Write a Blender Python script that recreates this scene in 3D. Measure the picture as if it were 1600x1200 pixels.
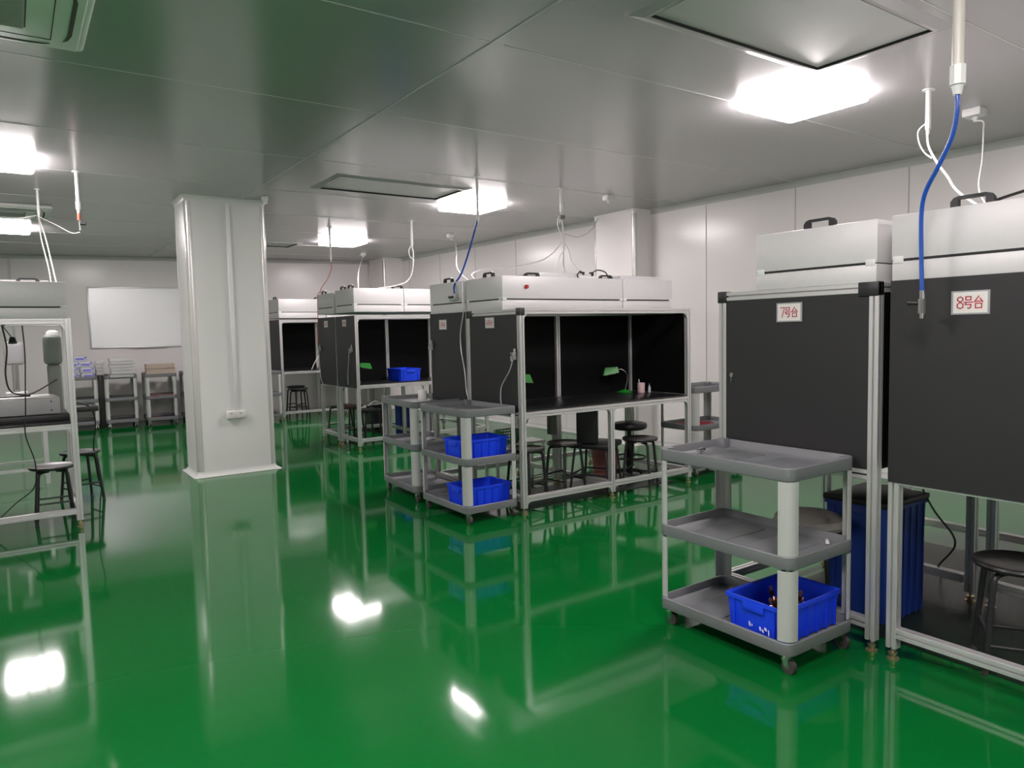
import bpy, bmesh, math, random
from mathutils import Vector, Matrix
random.seed(7)
D = bpy.data
for o in list(D.objects): D.objects.remove(o, do_unlink=True)
SC = bpy.context.scene
COL = SC.collection

# ---------------------------------------------------------------- camera
cam_d = D.cameras.new('camera'); cam = D.objects.new('camera', cam_d); COL.objects.link(cam)
cam_d.sensor_fit = 'HORIZONTAL'; cam_d.sensor_width = 36.0; cam_d.lens = 1130.34 * 36.0 / 1600.0
cam_d.clip_start = 0.05; cam_d.clip_end = 100
cr = Vector((0.82226749, -0.5686774, -0.02195881))
cu = Vector((0.05938775, 0.04736826, 0.9971105))
cb = Vector((-0.56599406, -0.82119563, 0.07272185))
cam.matrix_world = Matrix(((cr.x, cu.x, cb.x, 0), (cr.y, cu.y, cb.y, 0), (cr.z, cu.z, cb.z, 1.5), (0, 0, 0, 1)))
SC.camera = cam

# ---------------------------------------------------------------- world, exposure
w = D.worlds.new('world'); SC.world = w; w.use_nodes = True
w.node_tree.nodes['Background'].inputs[0].default_value = (0.8, 0.85, 0.9, 1)
w.node_tree.nodes['Background'].inputs[1].default_value = 0.05
SC.view_settings.view_transform = 'Standard'
try: SC.view_settings.look = 'None'
except Exception: pass
SC.view_settings.gamma = 1.0
SC.view_settings.use_curve_mapping = False
SC.view_settings.exposure = 0.0
LAMP_STRENGTH = 59.0
LAMPS = [(4.40, 2.93), (4.56, 7.36), (4.46, 11.15), (-0.05, 7.30), (0.0, 11.55), (-0.10, 2.40), (4.40, -1.30), (-0.10, -1.80), (-4.3, 5.2), (1.25, 0.60)]  # the last lamp is added out of view to brighten the near hoods
CEIL = 3.0

# ---------------------------------------------------------------- materials
def mat(name, col, rough=0.5, metal=0.0, spec=0.5, coat=0.0, coat_r=0.1, noise=None, bump=None, emis=None, trans=0.0, alpha=1.0, stretch=None):
    m = D.materials.new(name); m.use_nodes = True
    nt = m.node_tree; b = nt.nodes['Principled BSDF']
    b.inputs['Base Color'].default_value = (*col, 1)
    b.inputs['Roughness'].default_value = rough
    b.inputs['Metallic'].default_value = metal
    b.inputs['Specular IOR Level'].default_value = spec
    b.inputs['Coat Weight'].default_value = coat
    b.inputs['Coat Roughness'].default_value = coat_r
    if trans: b.inputs['Transmission Weight'].default_value = trans
    if alpha < 1: b.inputs['Alpha'].default_value = alpha
    if emis:
        b.inputs['Emission Color'].default_value = (*emis[0], 1); b.inputs['Emission Strength'].default_value = emis[1]
    tc = nt.nodes.new('ShaderNodeTexCoord')
    src = tc.outputs['Object']
    if stretch:
        mp = nt.nodes.new('ShaderNodeMapping'); mp.inputs['Scale'].default_value = stretch
        nt.links.new(src, mp.inputs[0]); src = mp.outputs[0]
    if noise:                                    # (scale, amount): gentle colour variation
        n = nt.nodes.new('ShaderNodeTexNoise'); n.inputs['Scale'].default_value = noise[0]; n.inputs['Detail'].default_value = 4
        nt.links.new(src, n.inputs['Vector'])
        r = nt.nodes.new('ShaderNodeMapRange'); r.inputs['To Min'].default_value = 1 - noise[1]; r.inputs['To Max'].default_value = 1 + noise[1]
        nt.links.new(n.outputs['Fac'], r.inputs['Value'])
        mx = nt.nodes.new('ShaderNodeMix'); mx.data_type = 'RGBA'; mx.blend_type = 'MULTIPLY'; mx.inputs[0].default_value = 1
        mx.inputs[6].default_value = (*col, 1)
        nt.links.new(r.outputs[0], mx.inputs[7]); nt.links.new(mx.outputs[2], b.inputs['Base Color'])
    if bump:                                     # (scale, strength)
        n2 = nt.nodes.new('ShaderNodeTexNoise'); n2.inputs['Scale'].default_value = bump[0]; n2.inputs['Detail'].default_value = 3
        nt.links.new(src, n2.inputs['Vector'])
        bp = nt.nodes.new('ShaderNodeBump'); bp.inputs['Strength'].default_value = bump[1]; bp.inputs['Distance'].default_value = 0.01
        nt.links.new(n2.outputs['Fac'], bp.inputs['Height']); nt.links.new(bp.outputs[0], b.inputs['Normal'])
    return m

M = {}
M['floor'] = mat('green_epoxy', (0.002, 0.120, 0.020), 0.6, spec=0.0, coat=0.88, coat_r=0.07, noise=(0.7, 0.08), bump=(2.6, 0.03))
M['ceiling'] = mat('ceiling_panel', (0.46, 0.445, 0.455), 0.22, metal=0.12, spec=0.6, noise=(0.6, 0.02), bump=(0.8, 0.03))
M['wall'] = mat('wall_panel', (0.84, 0.80, 0.79), 0.36, spec=0.5, coat=0.3, coat_r=0.18, noise=(0.5, 0.015))
M['cove'] = mat('cove_plastic', (0.55, 0.55, 0.54), 0.4)
M['seam'] = mat('ceiling_seam', (0.56, 0.56, 0.55), 0.3, metal=0.3)
M['mat'] = mat('floor_shade_dark', (0.012, 0.019, 0.014), 0.40, spec=0.3, bump=(40, 0.1))  # near-black for the sheets that paint shade under the booths
M['ac_white'] = mat('ac_casing', (0.92, 0.88, 0.88), 0.4)
M['joint'] = mat('wall_joint', (0.48, 0.46, 0.45), 0.5)
M['seam_dark'] = mat('dark_seam', (0.16, 0.16, 0.16), 0.5)
M['pillar'] = mat('pillar_panel', (0.62, 0.63, 0.60), 0.33, spec=0.5, noise=(1.2, 0.03))
M['pillar_trim'] = mat('pillar_corner_trim', (0.66, 0.65, 0.62), 0.22, metal=0.3, spec=0.6)
M['alu'] = mat('anodised_aluminium', (0.70, 0.69, 0.69), 0.34, metal=0.6, noise=(30, 0.04), stretch=(1, 1, 0.1))
M['alu2'] = mat('trolley_leg_grey', (0.52, 0.53, 0.51), 0.4, metal=0.2, noise=(5, 0.05))
M['hood'] = mat('galvanised_sheet', (0.70, 0.68, 0.685), 0.42, metal=0.1, noise=(26, 0.035), bump=(60, 0.02))
M['black'] = mat('black_board', (0.022, 0.022, 0.023), 0.48, spec=0.4, noise=(3, 0.1))
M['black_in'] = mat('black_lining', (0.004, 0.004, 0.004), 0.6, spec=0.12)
M['table'] = mat('black_table_laminate', (0.012, 0.012, 0.013), 0.28, spec=0.5)
M['plastic_black'] = mat('black_plastic', (0.016, 0.016, 0.017), 0.42, bump=(120, 0.05))
M['slot'] = mat('black_slot', (0.01, 0.01, 0.01), 0.6)
M['tray'] = mat('grey_trolley_plastic', (0.185, 0.19, 0.20), 0.42, spec=0.45, noise=(4, 0.06), bump=(200, 0.03))
M['chrome'] = mat('chrome', (0.7, 0.7, 0.7), 0.18, metal=1.0)
M['brass'] = mat('brass_foot', (0.55, 0.45, 0.28), 0.3, metal=0.9)
M['rubber'] = mat('dark_rubber', (0.05, 0.042, 0.038), 0.6)
M['blue'] = mat('blue_crate_plastic', (0.010, 0.055, 0.78), 0.38, spec=0.45, noise=(6, 0.06))
M['blue_dark'] = mat('dark_blue_plastic', (0.01, 0.04, 0.25), 0.45)
M['green'] = mat('green_lamp_enamel', (0.01, 0.23, 0.015), 0.45, coat=0.2)
M['green_basket'] = mat('green_basket_plastic', (0.01, 0.25, 0.10), 0.4)
M['white'] = mat('white_plastic', (0.78, 0.78, 0.77), 0.4, noise=(8, 0.02))
M['white_hose'] = mat('white_hose_plastic', (0.80, 0.79, 0.77), 0.35)
M['beige_pipe'] = mat('cream_pvc_pipe', (0.70, 0.66, 0.60), 0.35)
M['blue_hose'] = mat('blue_air_hose', (0.012, 0.075, 0.40), 0.25, spec=0.6)
M['red'] = mat('red_plastic', (0.45, 0.02, 0.02), 0.4)
M['red_hose'] = mat('red_air_hose', (0.6, 0.10, 0.06), 0.4)
M['darkred'] = mat('dark_red_cloth', (0.22, 0.012, 0.03), 0.75, bump=(40, 0.3))
M['pink'] = mat('faded_pink_plastic', (0.46, 0.17, 0.15), 0.5, noise=(5, 0.08))
M['pinkcup'] = mat('pale_pink_plastic', (0.75, 0.52, 0.52), 0.4)
M['red_ink'] = mat('red_ink', (0.50, 0.03, 0.04), 0.6)
M['paper'] = mat('white_card', (0.72, 0.68, 0.66), 0.55, noise=(8, 0.03))
M['clear_film'] = mat('clear_sleeve', (0.35, 0.35, 0.36), 0.2, coat=0.6)
M['board'] = mat('whiteboard_enamel', (0.95, 0.96, 0.97), 0.40, metal=0.35, spec=1.0, coat=0.6, coat_r=0.25)
M['grey_cushion'] = mat('grey_cushion_fabric', (0.42, 0.39, 0.35), 0.85, bump=(90, 0.3), noise=(30, 0.12))
M['brown_seat'] = mat('brown_seat_vinyl', (0.14, 0.05, 0.035), 0.5, noise=(8, 0.15))
M['seat'] = mat('black_stool_seat', (0.02, 0.018, 0.018), 0.32, spec=0.55, noise=(8, 0.2))
M['machine'] = mat('grey_machine_enamel', (0.42, 0.41, 0.42), 0.4)
M['machine_green'] = mat('grey_green_enamel', (0.20, 0.22, 0.19), 0.45)
M['clear'] = mat('translucent_film', (0.72, 0.72, 0.72), 0.25, alpha=0.55)
M['clearbox'] = mat('translucent_box', (0.75, 0.78, 0.85), 0.15, alpha=0.5)
M['purple'] = mat('violet_label', (0.16, 0.12, 0.60), 0.5)
M['tan'] = mat('tan_tray', (0.50, 0.40, 0.33), 0.5)
M['brown'] = mat('brown_tray', (0.15, 0.07, 0.06), 0.5)
M['copper'] = mat('copper_part', (0.60, 0.28, 0.18), 0.3, metal=0.7)
M['darkpart'] = mat('dark_metal_part', (0.05, 0.02, 0.02), 0.4, metal=0.3)
M['lamp_frame'] = mat('lamp_frame_white', (0.8, 0.8, 0.8), 0.4)
M['lamp'] = mat('lamp_diffuser', (0.9, 0.9, 0.9), 0.5, emis=((1.0, 0.915, 0.925), LAMP_STRENGTH))
M['ac_dark'] = mat('louver_dark_brown', (0.10, 0.08, 0.07), 0.6)  # dark brown of the louvers and grille backing
M['scuff'] = mat('white_scuff', (0.70, 0.72, 0.78), 0.7)

# perforated diffuser of the ceiling filters: dark dots on a grey sheet
def perforated():
    m = D.materials.new('perforated_sheet'); m.use_nodes = True
    nt = m.node_tree; b = nt.nodes['Principled BSDF']
    b.inputs['Roughness'].default_value = 0.4; b.inputs['Metallic'].default_value = 0.2
    tc = nt.nodes.new('ShaderNodeTexCoord'); v = nt.nodes.new('ShaderNodeTexVoronoi')
    v.inputs['Scale'].default_value = 110; v.inputs['Randomness'].default_value = 0.0
    nt.links.new(tc.outputs['Object'], v.inputs['Vector'])
    r = nt.nodes.new('ShaderNodeValToRGB')
    r.color_ramp.elements[0].position = 0.25; r.color_ramp.elements[0].color = (0.16, 0.16, 0.16, 1)
    r.color_ramp.elements[1].position = 0.35; r.color_ramp.elements[1].color = (0.56, 0.56, 0.55, 1)
    nt.links.new(v.outputs['Distance'], r.inputs[0]); nt.links.new(r.outputs[0], b.inputs['Base Color'])
    return m
M['perf'] = perforated()

# ---------------------------------------------------------------- mesh builder
class MB:
    def __init__(s): s.bm = bmesh.new()
    def _xf(s, vs, rot, c):
        if rot is not None:
            R_ = rot.to_4x4() if hasattr(rot, 'to_4x4') else rot
            for v in vs: v.co = (R_ @ (v.co - c)) + c
    def box(s, x0, x1, y0, y1, z0, z1, r=0.0, seg=2, rot=None):
        r0 = bmesh.ops.create_cube(s.bm, size=1.0)
        vs = r0['verts']; c = Vector(((x0+x1)/2, (y0+y1)/2, (z0+z1)/2))
        sx, sy, sz = abs(x1-x0), abs(y1-y0), abs(z1-z0)
        for v in vs: v.co = Vector((v.co.x*sx, v.co.y*sy, v.co.z*sz)) + c
        s._xf(vs, rot, c)
        if r > 0:
            r = min(r, 0.49*min(sx, sy, sz))
            es = set(e for v in vs for e in v.link_edges)
            bmesh.ops.bevel(s.bm, geom=list(es), offset=r, segments=seg, profile=0.5, affect='EDGES')
        return s
    def cyl(s, p0, p1, r0, r1=None, n=20, cap=True):
        r1 = r0 if r1 is None else r1
        p0, p1 = Vector(p0), Vector(p1); d = (p1-p0); L = d.length
        q = Vector((0, 0, 1)).rotation_difference(d.normalized()).to_matrix().to_4x4()
        mt = Matrix.Translation((p0+p1)/2) @ q
        bmesh.ops.create_cone(s.bm, cap_ends=cap, cap_tris=False, segments=n, radius1=r0, radius2=r1, depth=L, matrix=mt)
        return s
    def tube(s, pts, r, n=10, smooth=6, closed=False):
        P_ = [Vector(p) for p in pts]
        if smooth and len(P_) > 2:
            out = []
            N = len(P_)
            for i in range(N-1 if not closed else N):
                a = P_[i-1] if (i > 0 or closed) else P_[i]*2-P_[i+1]
                b, c = P_[i], P_[(i+1) % N]
                d = P_[(i+2) % N] if (i+2 < N or closed) else c*2-b
                for k in range(smooth):
                    t = k/smooth
                    out.append(0.5*((2*b)+(c-a)*t+(2*a-5*b+4*c-d)*t*t+(3*b-a-3*c+d)*t*t*t))
            if not closed: out.append(P_[-1])
            P_ = out
        N = len(P_); rings = []
        up = None
        for i, p in enumerate(P_):
            if closed: t = (P_[(i+1) % N]-P_[i-1])
            else: t = (P_[min(i+1, N-1)]-P_[max(i-1, 0)])
            t = t.normalized() if t.length > 1e-9 else Vector((0, 0, 1))
            if up is None:
                up = t.orthogonal().normalized()
            else:
                up = (up - t*up.dot(t))
                up = up.normalized() if up.length > 1e-6 else t.orthogonal().normalized()
            sd = t.cross(up)
            rings.append([s.bm.verts.new(p + up*math.cos(2*math.pi*k/n)*r + sd*math.sin(2*math.pi*k/n)*r) for k in range(n)])
        rng = range(N) if closed else range(N-1)
        for i in rng:
            A, B = rings[i], rings[(i+1) % N]
            for k in range(n):
                s.bm.faces.new((A[k], A[(k+1) % n], B[(k+1) % n], B[k]))
        if not closed:
            s.bm.faces.new(rings[0][::-1]); s.bm.faces.new(rings[-1])
        return s
    def prism(s, sec, z0, z1, fn=None):
        """extrude a 2D outline between z0 and z1; fn maps (u,v,w) to a point"""
        fn = fn or (lambda u, v, w: (u, v, w))
        a = [s.bm.verts.new(fn(u, v, z0)) for u, v in sec]
        b = [s.bm.verts.new(fn(u, v, z1)) for u, v in sec]
        n = len(sec)
        for i in range(n): s.bm.faces.new((a[i], a[(i+1) % n], b[(i+1) % n], b[i]))
        s.bm.faces.new(a[::-1]); s.bm.faces.new(b)
        return s
    def lathe(s, prof, c=(0, 0, 0), n=28):
        """prof: list of (radius, z)"""
        c = Vector(c); rings = []
        for r, z in prof:
            if r < 1e-6: rings.append([s.bm.verts.new(c+Vector((0, 0, z)))])
            else: rings.append([s.bm.verts.new(c+Vector((r*math.cos(2*math.pi*k/n), r*math.sin(2*math.pi*k/n), z))) for k in range(n)])
        for A, B in zip(rings[:-1], rings[1:]):
            for k in range(n):
                k2 = (k+1) % n
                if len(A) == 1 and len(B) == 1: continue
                if len(A) == 1: s.bm.faces.new((A[0], B[k], B[k2]))
                elif len(B) == 1: s.bm.faces.new((A[k], A[k2], B[0]))
                else: s.bm.faces.new((A[k], A[k2], B[k2], B[k]))
        return s
    def flat(s, pts):
        s.bm.faces.new([s.bm.verts.new(p) for p in pts]); return s
    def move(s, dx=0, dy=0, dz=0, rz=0.0):
        m_ = Matrix.Translation((dx, dy, dz)) @ Matrix.Rotation(rz, 4, 'Z')
        bmesh.ops.transform(s.bm, matrix=m_, verts=s.bm.verts[:]); return s
    def build(s, name, m, parent=None, smooth=True, loc=None, rz=0.0):
        bmesh.ops.recalc_face_normals(s.bm, faces=s.bm.faces[:])
        me = D.meshes.new(name)
        if smooth:
            for f in s.bm.faces: f.smooth = True
            for e in s.bm.edges:
                if len(e.link_faces) == 2 and e.calc_face_angle(0) > math.radians(32): e.smooth = False
        s.bm.to_mesh(me); s.bm.free()
        me.materials.append(m)
        o = D.objects.new(name, me); COL.objects.link(o)
        if parent: o.parent = parent
        if loc: o.location = loc
        o.rotation_euler.z = rz
        return o

def thing(name, label, cat, loc=(0, 0, 0), rz=0.0, group=None):
    o = D.objects.new(name, None); COL.objects.link(o)
    o.empty_display_size = 0.1
    o.location = loc; o.rotation_euler.z = rz
    o['label'] = label; o['category'] = cat
    if group: o['group'] = group
    return o
def tag(o, label, cat, group=None, kind=None):
    o['label'] = label; o['category'] = cat
    if group: o['group'] = group
    if kind: o['kind'] = kind
    return o
def struct(o, label=None):
    o['kind'] = 'structure'
    if label: o['label'] = label
    return o
def kids(o): return [c for c in D.objects if c.parent == o]
def dup(root, loc, rz=0.0, label=None, group=None):
    r = root.copy(); COL.objects.link(r); r.location = loc; r.rotation_euler.z = rz
    if label: r['label'] = label
    if group: r['group'] = group
    for ch in kids(root):
        c = ch.copy(); COL.objects.link(c); c.parent = r
        for g in kids(ch):
            d = g.copy(); COL.objects.link(d); d.parent = c
    return r

# ================================================================ THE ROOM
XL, YN = -7.0, -4.0
def rw(y): return 7.24 - 0.0525*(y-(-1.0)) if y > -1 else 7.24        # right wall runs very slightly inwards
YB0, YB1 = 15.30, 14.02                                              # back wall at x = 0 and x = 6.5
def bw(x): return YB0 + (YB1-YB0)*x/6.5
CR = (6.49, bw(6.49))                                                # the far right corner
struct(MB().box(XL-0.2, 8.0, YN-0.2, 17.5, -0.12, 0.0).build('floor', M['floor'], smooth=False))
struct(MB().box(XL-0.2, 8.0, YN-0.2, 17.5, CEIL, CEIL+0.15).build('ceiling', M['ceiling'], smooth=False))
def wall(name, p, q, t=0.12):
    (x0, y0), (x1, y1) = p, q
    d = Vector((x1-x0, y1-y0, 0)).normalized(); n = Vector((d.y, -d.x, 0))*t       # outside = right hand of p->q
    sec = [(x0, y0), (x1, y1), (x1+n.x, y1+n.y), (x0+n.x, y0+n.y)]
    return struct(MB().prism(sec, 0.0, CEIL).build(name, M['wall'], smooth=False))
RN = (rw(YN), YN); RF = CR
wall('wall_right', RN, RF)
wall('wall_back', RF, (XL, bw(XL)))
wall('wall_left', (XL, bw(XL)), (XL, YN))
wall('wall_front', (XL, YN), RN)
# cove strips at wall and ceiling, and at wall and floor (quarter-round, concave)
tn = [0]
def trim(mb, m, smooth=True):
    tn[0] += 1
    return struct(mb.build('trim_%d' % tn[0], m, smooth=smooth))
def cove(p, q, z, sgn, r=0.06, m=None):
    (x0, y0), (x1, y1) = p, q
    d = Vector((x1-x0, y1-y0, 0)); L = d.length; d.normalize(); n = Vector((-d.y, d.x, 0))   # inwards = left hand
    sec = [(0.0, 0.0)]
    for k in range(7):
        a = math.pi/2*k/6
        sec.append((r-r*math.cos(a)*1.0 if False else r*(1-math.sin(a)), r*(1-math.cos(a))))
    o = Vector((x0, y0, z))
    trim(MB().prism(sec, 0, L, lambda u, v, w: o + n*u + d*w + Vector((0, 0, sgn*v))), m or M['cove'])
cove(RN, RF, CEIL, -1); cove(RF, (XL, bw(XL)), CEIL, -1)
cove(RN, RF, 0, 1, 0.05); cove(RF, (XL, bw(XL)), 0, 1, 0.05)
# vertical wall joints
def rjoint(y):
    x = RN[0] + (RF[0]-RN[0])*(y-RN[1])/(RF[1]-RN[1])
    trim(MB().box(x-0.003, x+0.01, y-0.005, y+0.005, 0.06, CEIL-0.06), M['joint'], False)
for y in (1.2, 2.35, 3.5, 4.65, 5.80, 8.35, 9.5, 10.65, 11.8, 12.95): rjoint(y)
for x in (-3.6, -2.4, 0.05, 2.9, 4.1):
    y = bw(x); trim(MB().box(x-0.02, x+0.02, y-0.008, y+0.01, 0.06, CEIL-0.06), M['cove'], False)
# ceiling panel joints: thin raised beads across, a wide flat bar lengthwise
for i, y in enumerate([-2.64, -1.17, 0.30, 1.77, 3.23, 4.65, 6.12, 7.57, 9.02, 10.47, 11.92, 13.3]):
    trim(MB().box(XL, rw(y)-0.02, y-0.0035, y+0.0035, CEIL-0.002, CEIL+0.002), M['seam'], False)
trim(MB().box(2.150, 2.215, YN, bw(2.2)-0.02, CEIL-0.003, CEIL+0.002), M['ceiling'], False)
trim(MB().box(2.144, 2.1495, YN, bw(2.2)-0.02, CEIL-0.006, CEIL), M['seam'], False)
# pillar in the room and boxed column on the right wall
def pillar(name, x0, x1, y0, y1, flare=0.055, r=0.045, m=M['pillar']):
    def ring(e, rr, n=5):
        pts = []
        for cx, cy, a0 in ((x1+e-rr, y1+e-rr, 0), (x0-e+rr, y1+e-rr, 90), (x0-e+rr, y0-e+rr, 180), (x1+e-rr, y0-e+rr, 270)):
            for k in range(n+1):
                a = math.radians(a0+90*k/n); pts.append((cx+rr*math.cos(a), cy+rr*math.sin(a)))
        return pts
    mb = MB(); prev = None
    prof = [(flare, 0.0), (flare, 0.006), (flare*0.45, 0.018), (flare*0.15, 0.038), (0, 0.06), (0, CEIL-0.06), (flare*0.1, CEIL-0.03), (flare*0.3, CEIL-0.012), (flare*0.55, CEIL-0.003), (flare*0.55, CEIL)]
    for e, z in prof:
        vs = [mb.bm.verts.new((x, y, z)) for x, y in ring(e, r)]
        if prev:
            for i in range(len(vs)): mb.bm.faces.new((prev[i], prev[(i+1) % len(vs)], vs[(i+1) % len(vs)], vs[i]))
        prev = vs
    o = struct(mb.build(name, m))
    # rounded corner trims and their thin edge beads
    for cx, cy, a0 in ((x0, y0, 180), (x1, y0, 270), (x0, y1, 90), (x1, y1, 0)):
        sx = 1 if cx == x0 else -1; sy = 1 if cy == y0 else -1
        c = (cx+sx*r, cy+sy*r); sec = []
        for k in range(9):
            a = math.radians(a0+90*k/8); sec.append((c[0]+(r+0.004)*math.cos(a), c[1]+(r+0.004)*math.sin(a)))
        for k in range(8, -1, -1):
            a = math.radians(a0+90*k/8); sec.append((c[0]+(r-0.01)*math.cos(a), c[1]+(r-0.01)*math.sin(a)))
        t_ = MB().prism(sec, 0.06, CEIL-0.06)
        t_.box(cx+sx*r, cx+sx*(r+0.012), cy-sy*0.003, cy+sy*0.01, 0.06, CEIL-0.06)
        t_.box(cx-sx*0.003, cx+sx*0.01, cy+sy*r, cy+sy*(r+0.012), 0.06, CEIL-0.06)
        tr = t_.build('corner_trim', M['pillar_trim'], o)
    return o
pillar('wall_pillar', 1.575, 2.405, 8.25, 8.84)
pillar('wall_column', 6.50, 7.25, 6.66, 7.42, flare=0.02, r=0.03, m=M['wall'])
pillar('wall_column', 6.12, 6.7, 13.25, 13.95, flare=0.02, r=0.03, m=M['wall'])

# ================================================================ CEILING FITTINGS
# lamps
def ceiling_lamp():
    t = thing('ceiling_light', 'ceiling light', 'ceiling light')
    MB().box(-0.31, 0.31, -0.31, 0.31, -0.004, 0.0, 0.001).build('lamp_frame', M['lamp_frame'], t)
    MB().box(-0.30, 0.30, -0.30, 0.30, -0.060, -0.0045, 0.027, 5).build('diffuser', M['lamp'], t)
    return t
LL = ['white glowing ceiling light beside the nearest perforated filter panel at upper right',
      'glowing ceiling light above the middle work booth with the red button',
      'smallest glowing ceiling light above the far booths behind the pillar',
      'glowing ceiling light at the left edge beside the hanging pipe with red tip',
      'lowest glowing ceiling light at the left edge beyond the far air conditioner',
      'ceiling light behind the nearest air conditioner out of frame at left',
      'ceiling light over the near end of the room on the right side',
      'ceiling light over the near end of the room on the left side',
      'ceiling light far off to the left beyond the left booth',
      'added unseen ceiling light near the camera that brightens the near booth hoods']
lp = ceiling_lamp(); lp.location = (*LAMPS[0], CEIL); lp['label'] = LL[0]; lp['group'] = 'ceiling lights'
for i in range(1, len(LAMPS)): dup(lp, (*LAMPS[i], CEIL), 0, LL[i])

# filter panels
def vent(x0, x1, y0, y1, label):
    t = thing('ceiling_filter_panel', label, 'ceiling vent', ((x0+x1)/2, (y0+y1)/2, CEIL), 0, 'perforated ceiling filter panels')
    a, b = (x1-x0)/2, (y1-y0)/2
    f = MB(); dp = 0.017
    def ringf(e, z): return [f.bm.verts.new((sx*(a+e), sy*(b+e), z)) for sx, sy in ((-1, -1), (1, -1), (1, 1), (-1, 1))]
    rr_ = [ringf(0.075, 0.0), ringf(0.02, -dp), ringf(0.0, -dp), ringf(0.0, 0.0)]
    for A, B in zip(rr_, rr_[1:]+rr_[:1]):
        for k_ in range(4): f.bm.faces.new((A[k_], A[(k_+1) % 4], B[(k_+1) % 4], B[k_]))
    f.build('surround', M['ceiling'], t, smooth=False)
    g = MB()
    for X0, X1, Y0, Y1 in ((-a+.001, a-.001, -b+.001, -b+.006), (-a+.001, a-.001, b-.006, b-.001), (-a+.001, -a+.006, -b+.006, b-.006), (a-.006, a-.001, -b+.006, b-.006)): g.box(X0, X1, Y0, Y1, -dp+0.0015, 0.0)
    g.build('recess_shade', M['slot'], t, smooth=False)  # black strips paint the shade inside the recessed edge
    MB().box(-a+.008, a-.008, -b+.008, b-.008, -0.003, -0.0005).build('perforated_sheet', M['perf'], t, smooth=False)
    return t
vent(2.605, 3.975, 1.90, 2.55, 'large perforated filter panel in the ceiling at upper right beside the brightest light')
vent(2.66, 4.00, 6.62, 7.23, 'perforated filter panel in the ceiling in front of the middle light')
vent(2.60, 3.92, 11.70, 12.25, 'small far filter panel in the ceiling just right of the pillar top')

# air conditioners (ceiling cassettes)
def cassette(loc, label):
    t = thing('ceiling_air_conditioner', label, 'air conditioner', loc, 0, 'ceiling cassette air conditioners')
    h = 0.45
    b = MB(); b.box(-h, h, -h, h, -0.045, 0.0, 0.03, 4); b.box(-h+.03, h-.03, -h+.03, h-.03, -0.055, -0.03, 0.01, 3); b.build('casing', M['ac_white'], t)
    g = MB()
    n = 26
    for k in range(n):
        y = -0.19+0.38*k/(n-1); g.box(-0.19, 0.19, y-0.003, y+0.003, -0.066, -0.056)
    for k in range(9):
        x = -0.19+0.38*k/8; g.box(x-0.003, x+0.003, -0.195, 0.195, -0.064, -0.056)
    MB().box(-0.20, 0.20, -0.20, 0.20, -0.0565, -0.0545).build('grille_backing', M['ac_dark'], t)
    g.build('intake_grille', M['cove'], t)
    for a in range(4):
        lv = MB()
        lv.prism([(-0.30, 0.352), (-0.27, 0.372), (-0.20, 0.384), (0.20, 0.384), (0.27, 0.372), (0.30, 0.352), (0.27, 0.360), (0.20, 0.366), (-0.20, 0.366), (-0.27, 0.360)], -0.0585, -0.0545)
        s_ = lv.build('louver', M['ac_dark'], t); s_.rotation_euler.z = a*math.pi/2
        v = MB().box(-0.30, 0.30, 0.300, 0.304, -0.0572, -0.0545).build('panel_joint', M['slot'], t); v.rotation_euler.z = a*math.pi/2
    return t
ac = cassette((-0.06, 3.89, CEIL), 'white ceiling cassette air conditioner in the upper left corner')
dup(ac, (0.02, 10.0, CEIL), 0, 'far white ceiling cassette air conditioner low at the left edge')

# ceiling junction boxes, hanging conduits and hoses
def junction(x, y, label, w=0.09):
    t = thing('junction_box', label, 'junction box', (x, y, CEIL), 0, 'white junction boxes on the ceiling')
    MB().box(-w/2, w/2, -w/2, w/2, -0.055, 0, 0.006).build('box', M['white'], t)
    MB().cyl((0.01, 0, -0.054), (0.01, 0, -0.085), 0.019, 0.013, 14).cyl((0.01, 0, -0.06), (0.01, 0, -0.07), 0.024, n=6).build('cable_gland', M['white'], t)
    return t
def cable(name, pts, r, m, label, cat='cable', group=None, n=8, smooth=8):
    o = MB().tube(pts, r, n, smooth).build(name, m)
    return tag(o, label, cat, group)
def drop(x, y, z1, r, label, m=None, coup=0.018, top=CEIL):
    t = thing('hanging_conduit', label, 'pipe', (x, y, top), 0, 'conduits hanging from the ceiling')
    m = m or M['white_hose']
    MB().cyl((0, 0, 0), (0, 0, z1-top), r, n=16).build('pipe', m, t)
    MB().cyl((0, 0, -0.006), (0, 0, 0), r*2.2, n=18).build('ceiling_flange', M['white'], t)
    MB().cyl((0, 0, z1-top+0.02), (0, 0, z1-top-0.05), coup, n=8).cyl((0, 0, z1-top-0.045), (0, 0, z1-top-0.085), coup*0.8, coup*0.5, n=14).build('coupling', M['white'], t)
    return t

junction(5.72, 2.44, 'white junction box on the ceiling at far right beside the blue hose', 0.12)
junction(5.62, 6.17, 'small white junction box on the ceiling left of the wall column')
junction(5.59, 9.68, 'white junction box on the ceiling below the middle light')
junction(5.42, 12.62, 'white junction box on the ceiling right of the smallest light')
junction(2.32, 7.95, 'small white sensor box on the ceiling above the pillar', 0.06)

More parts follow.
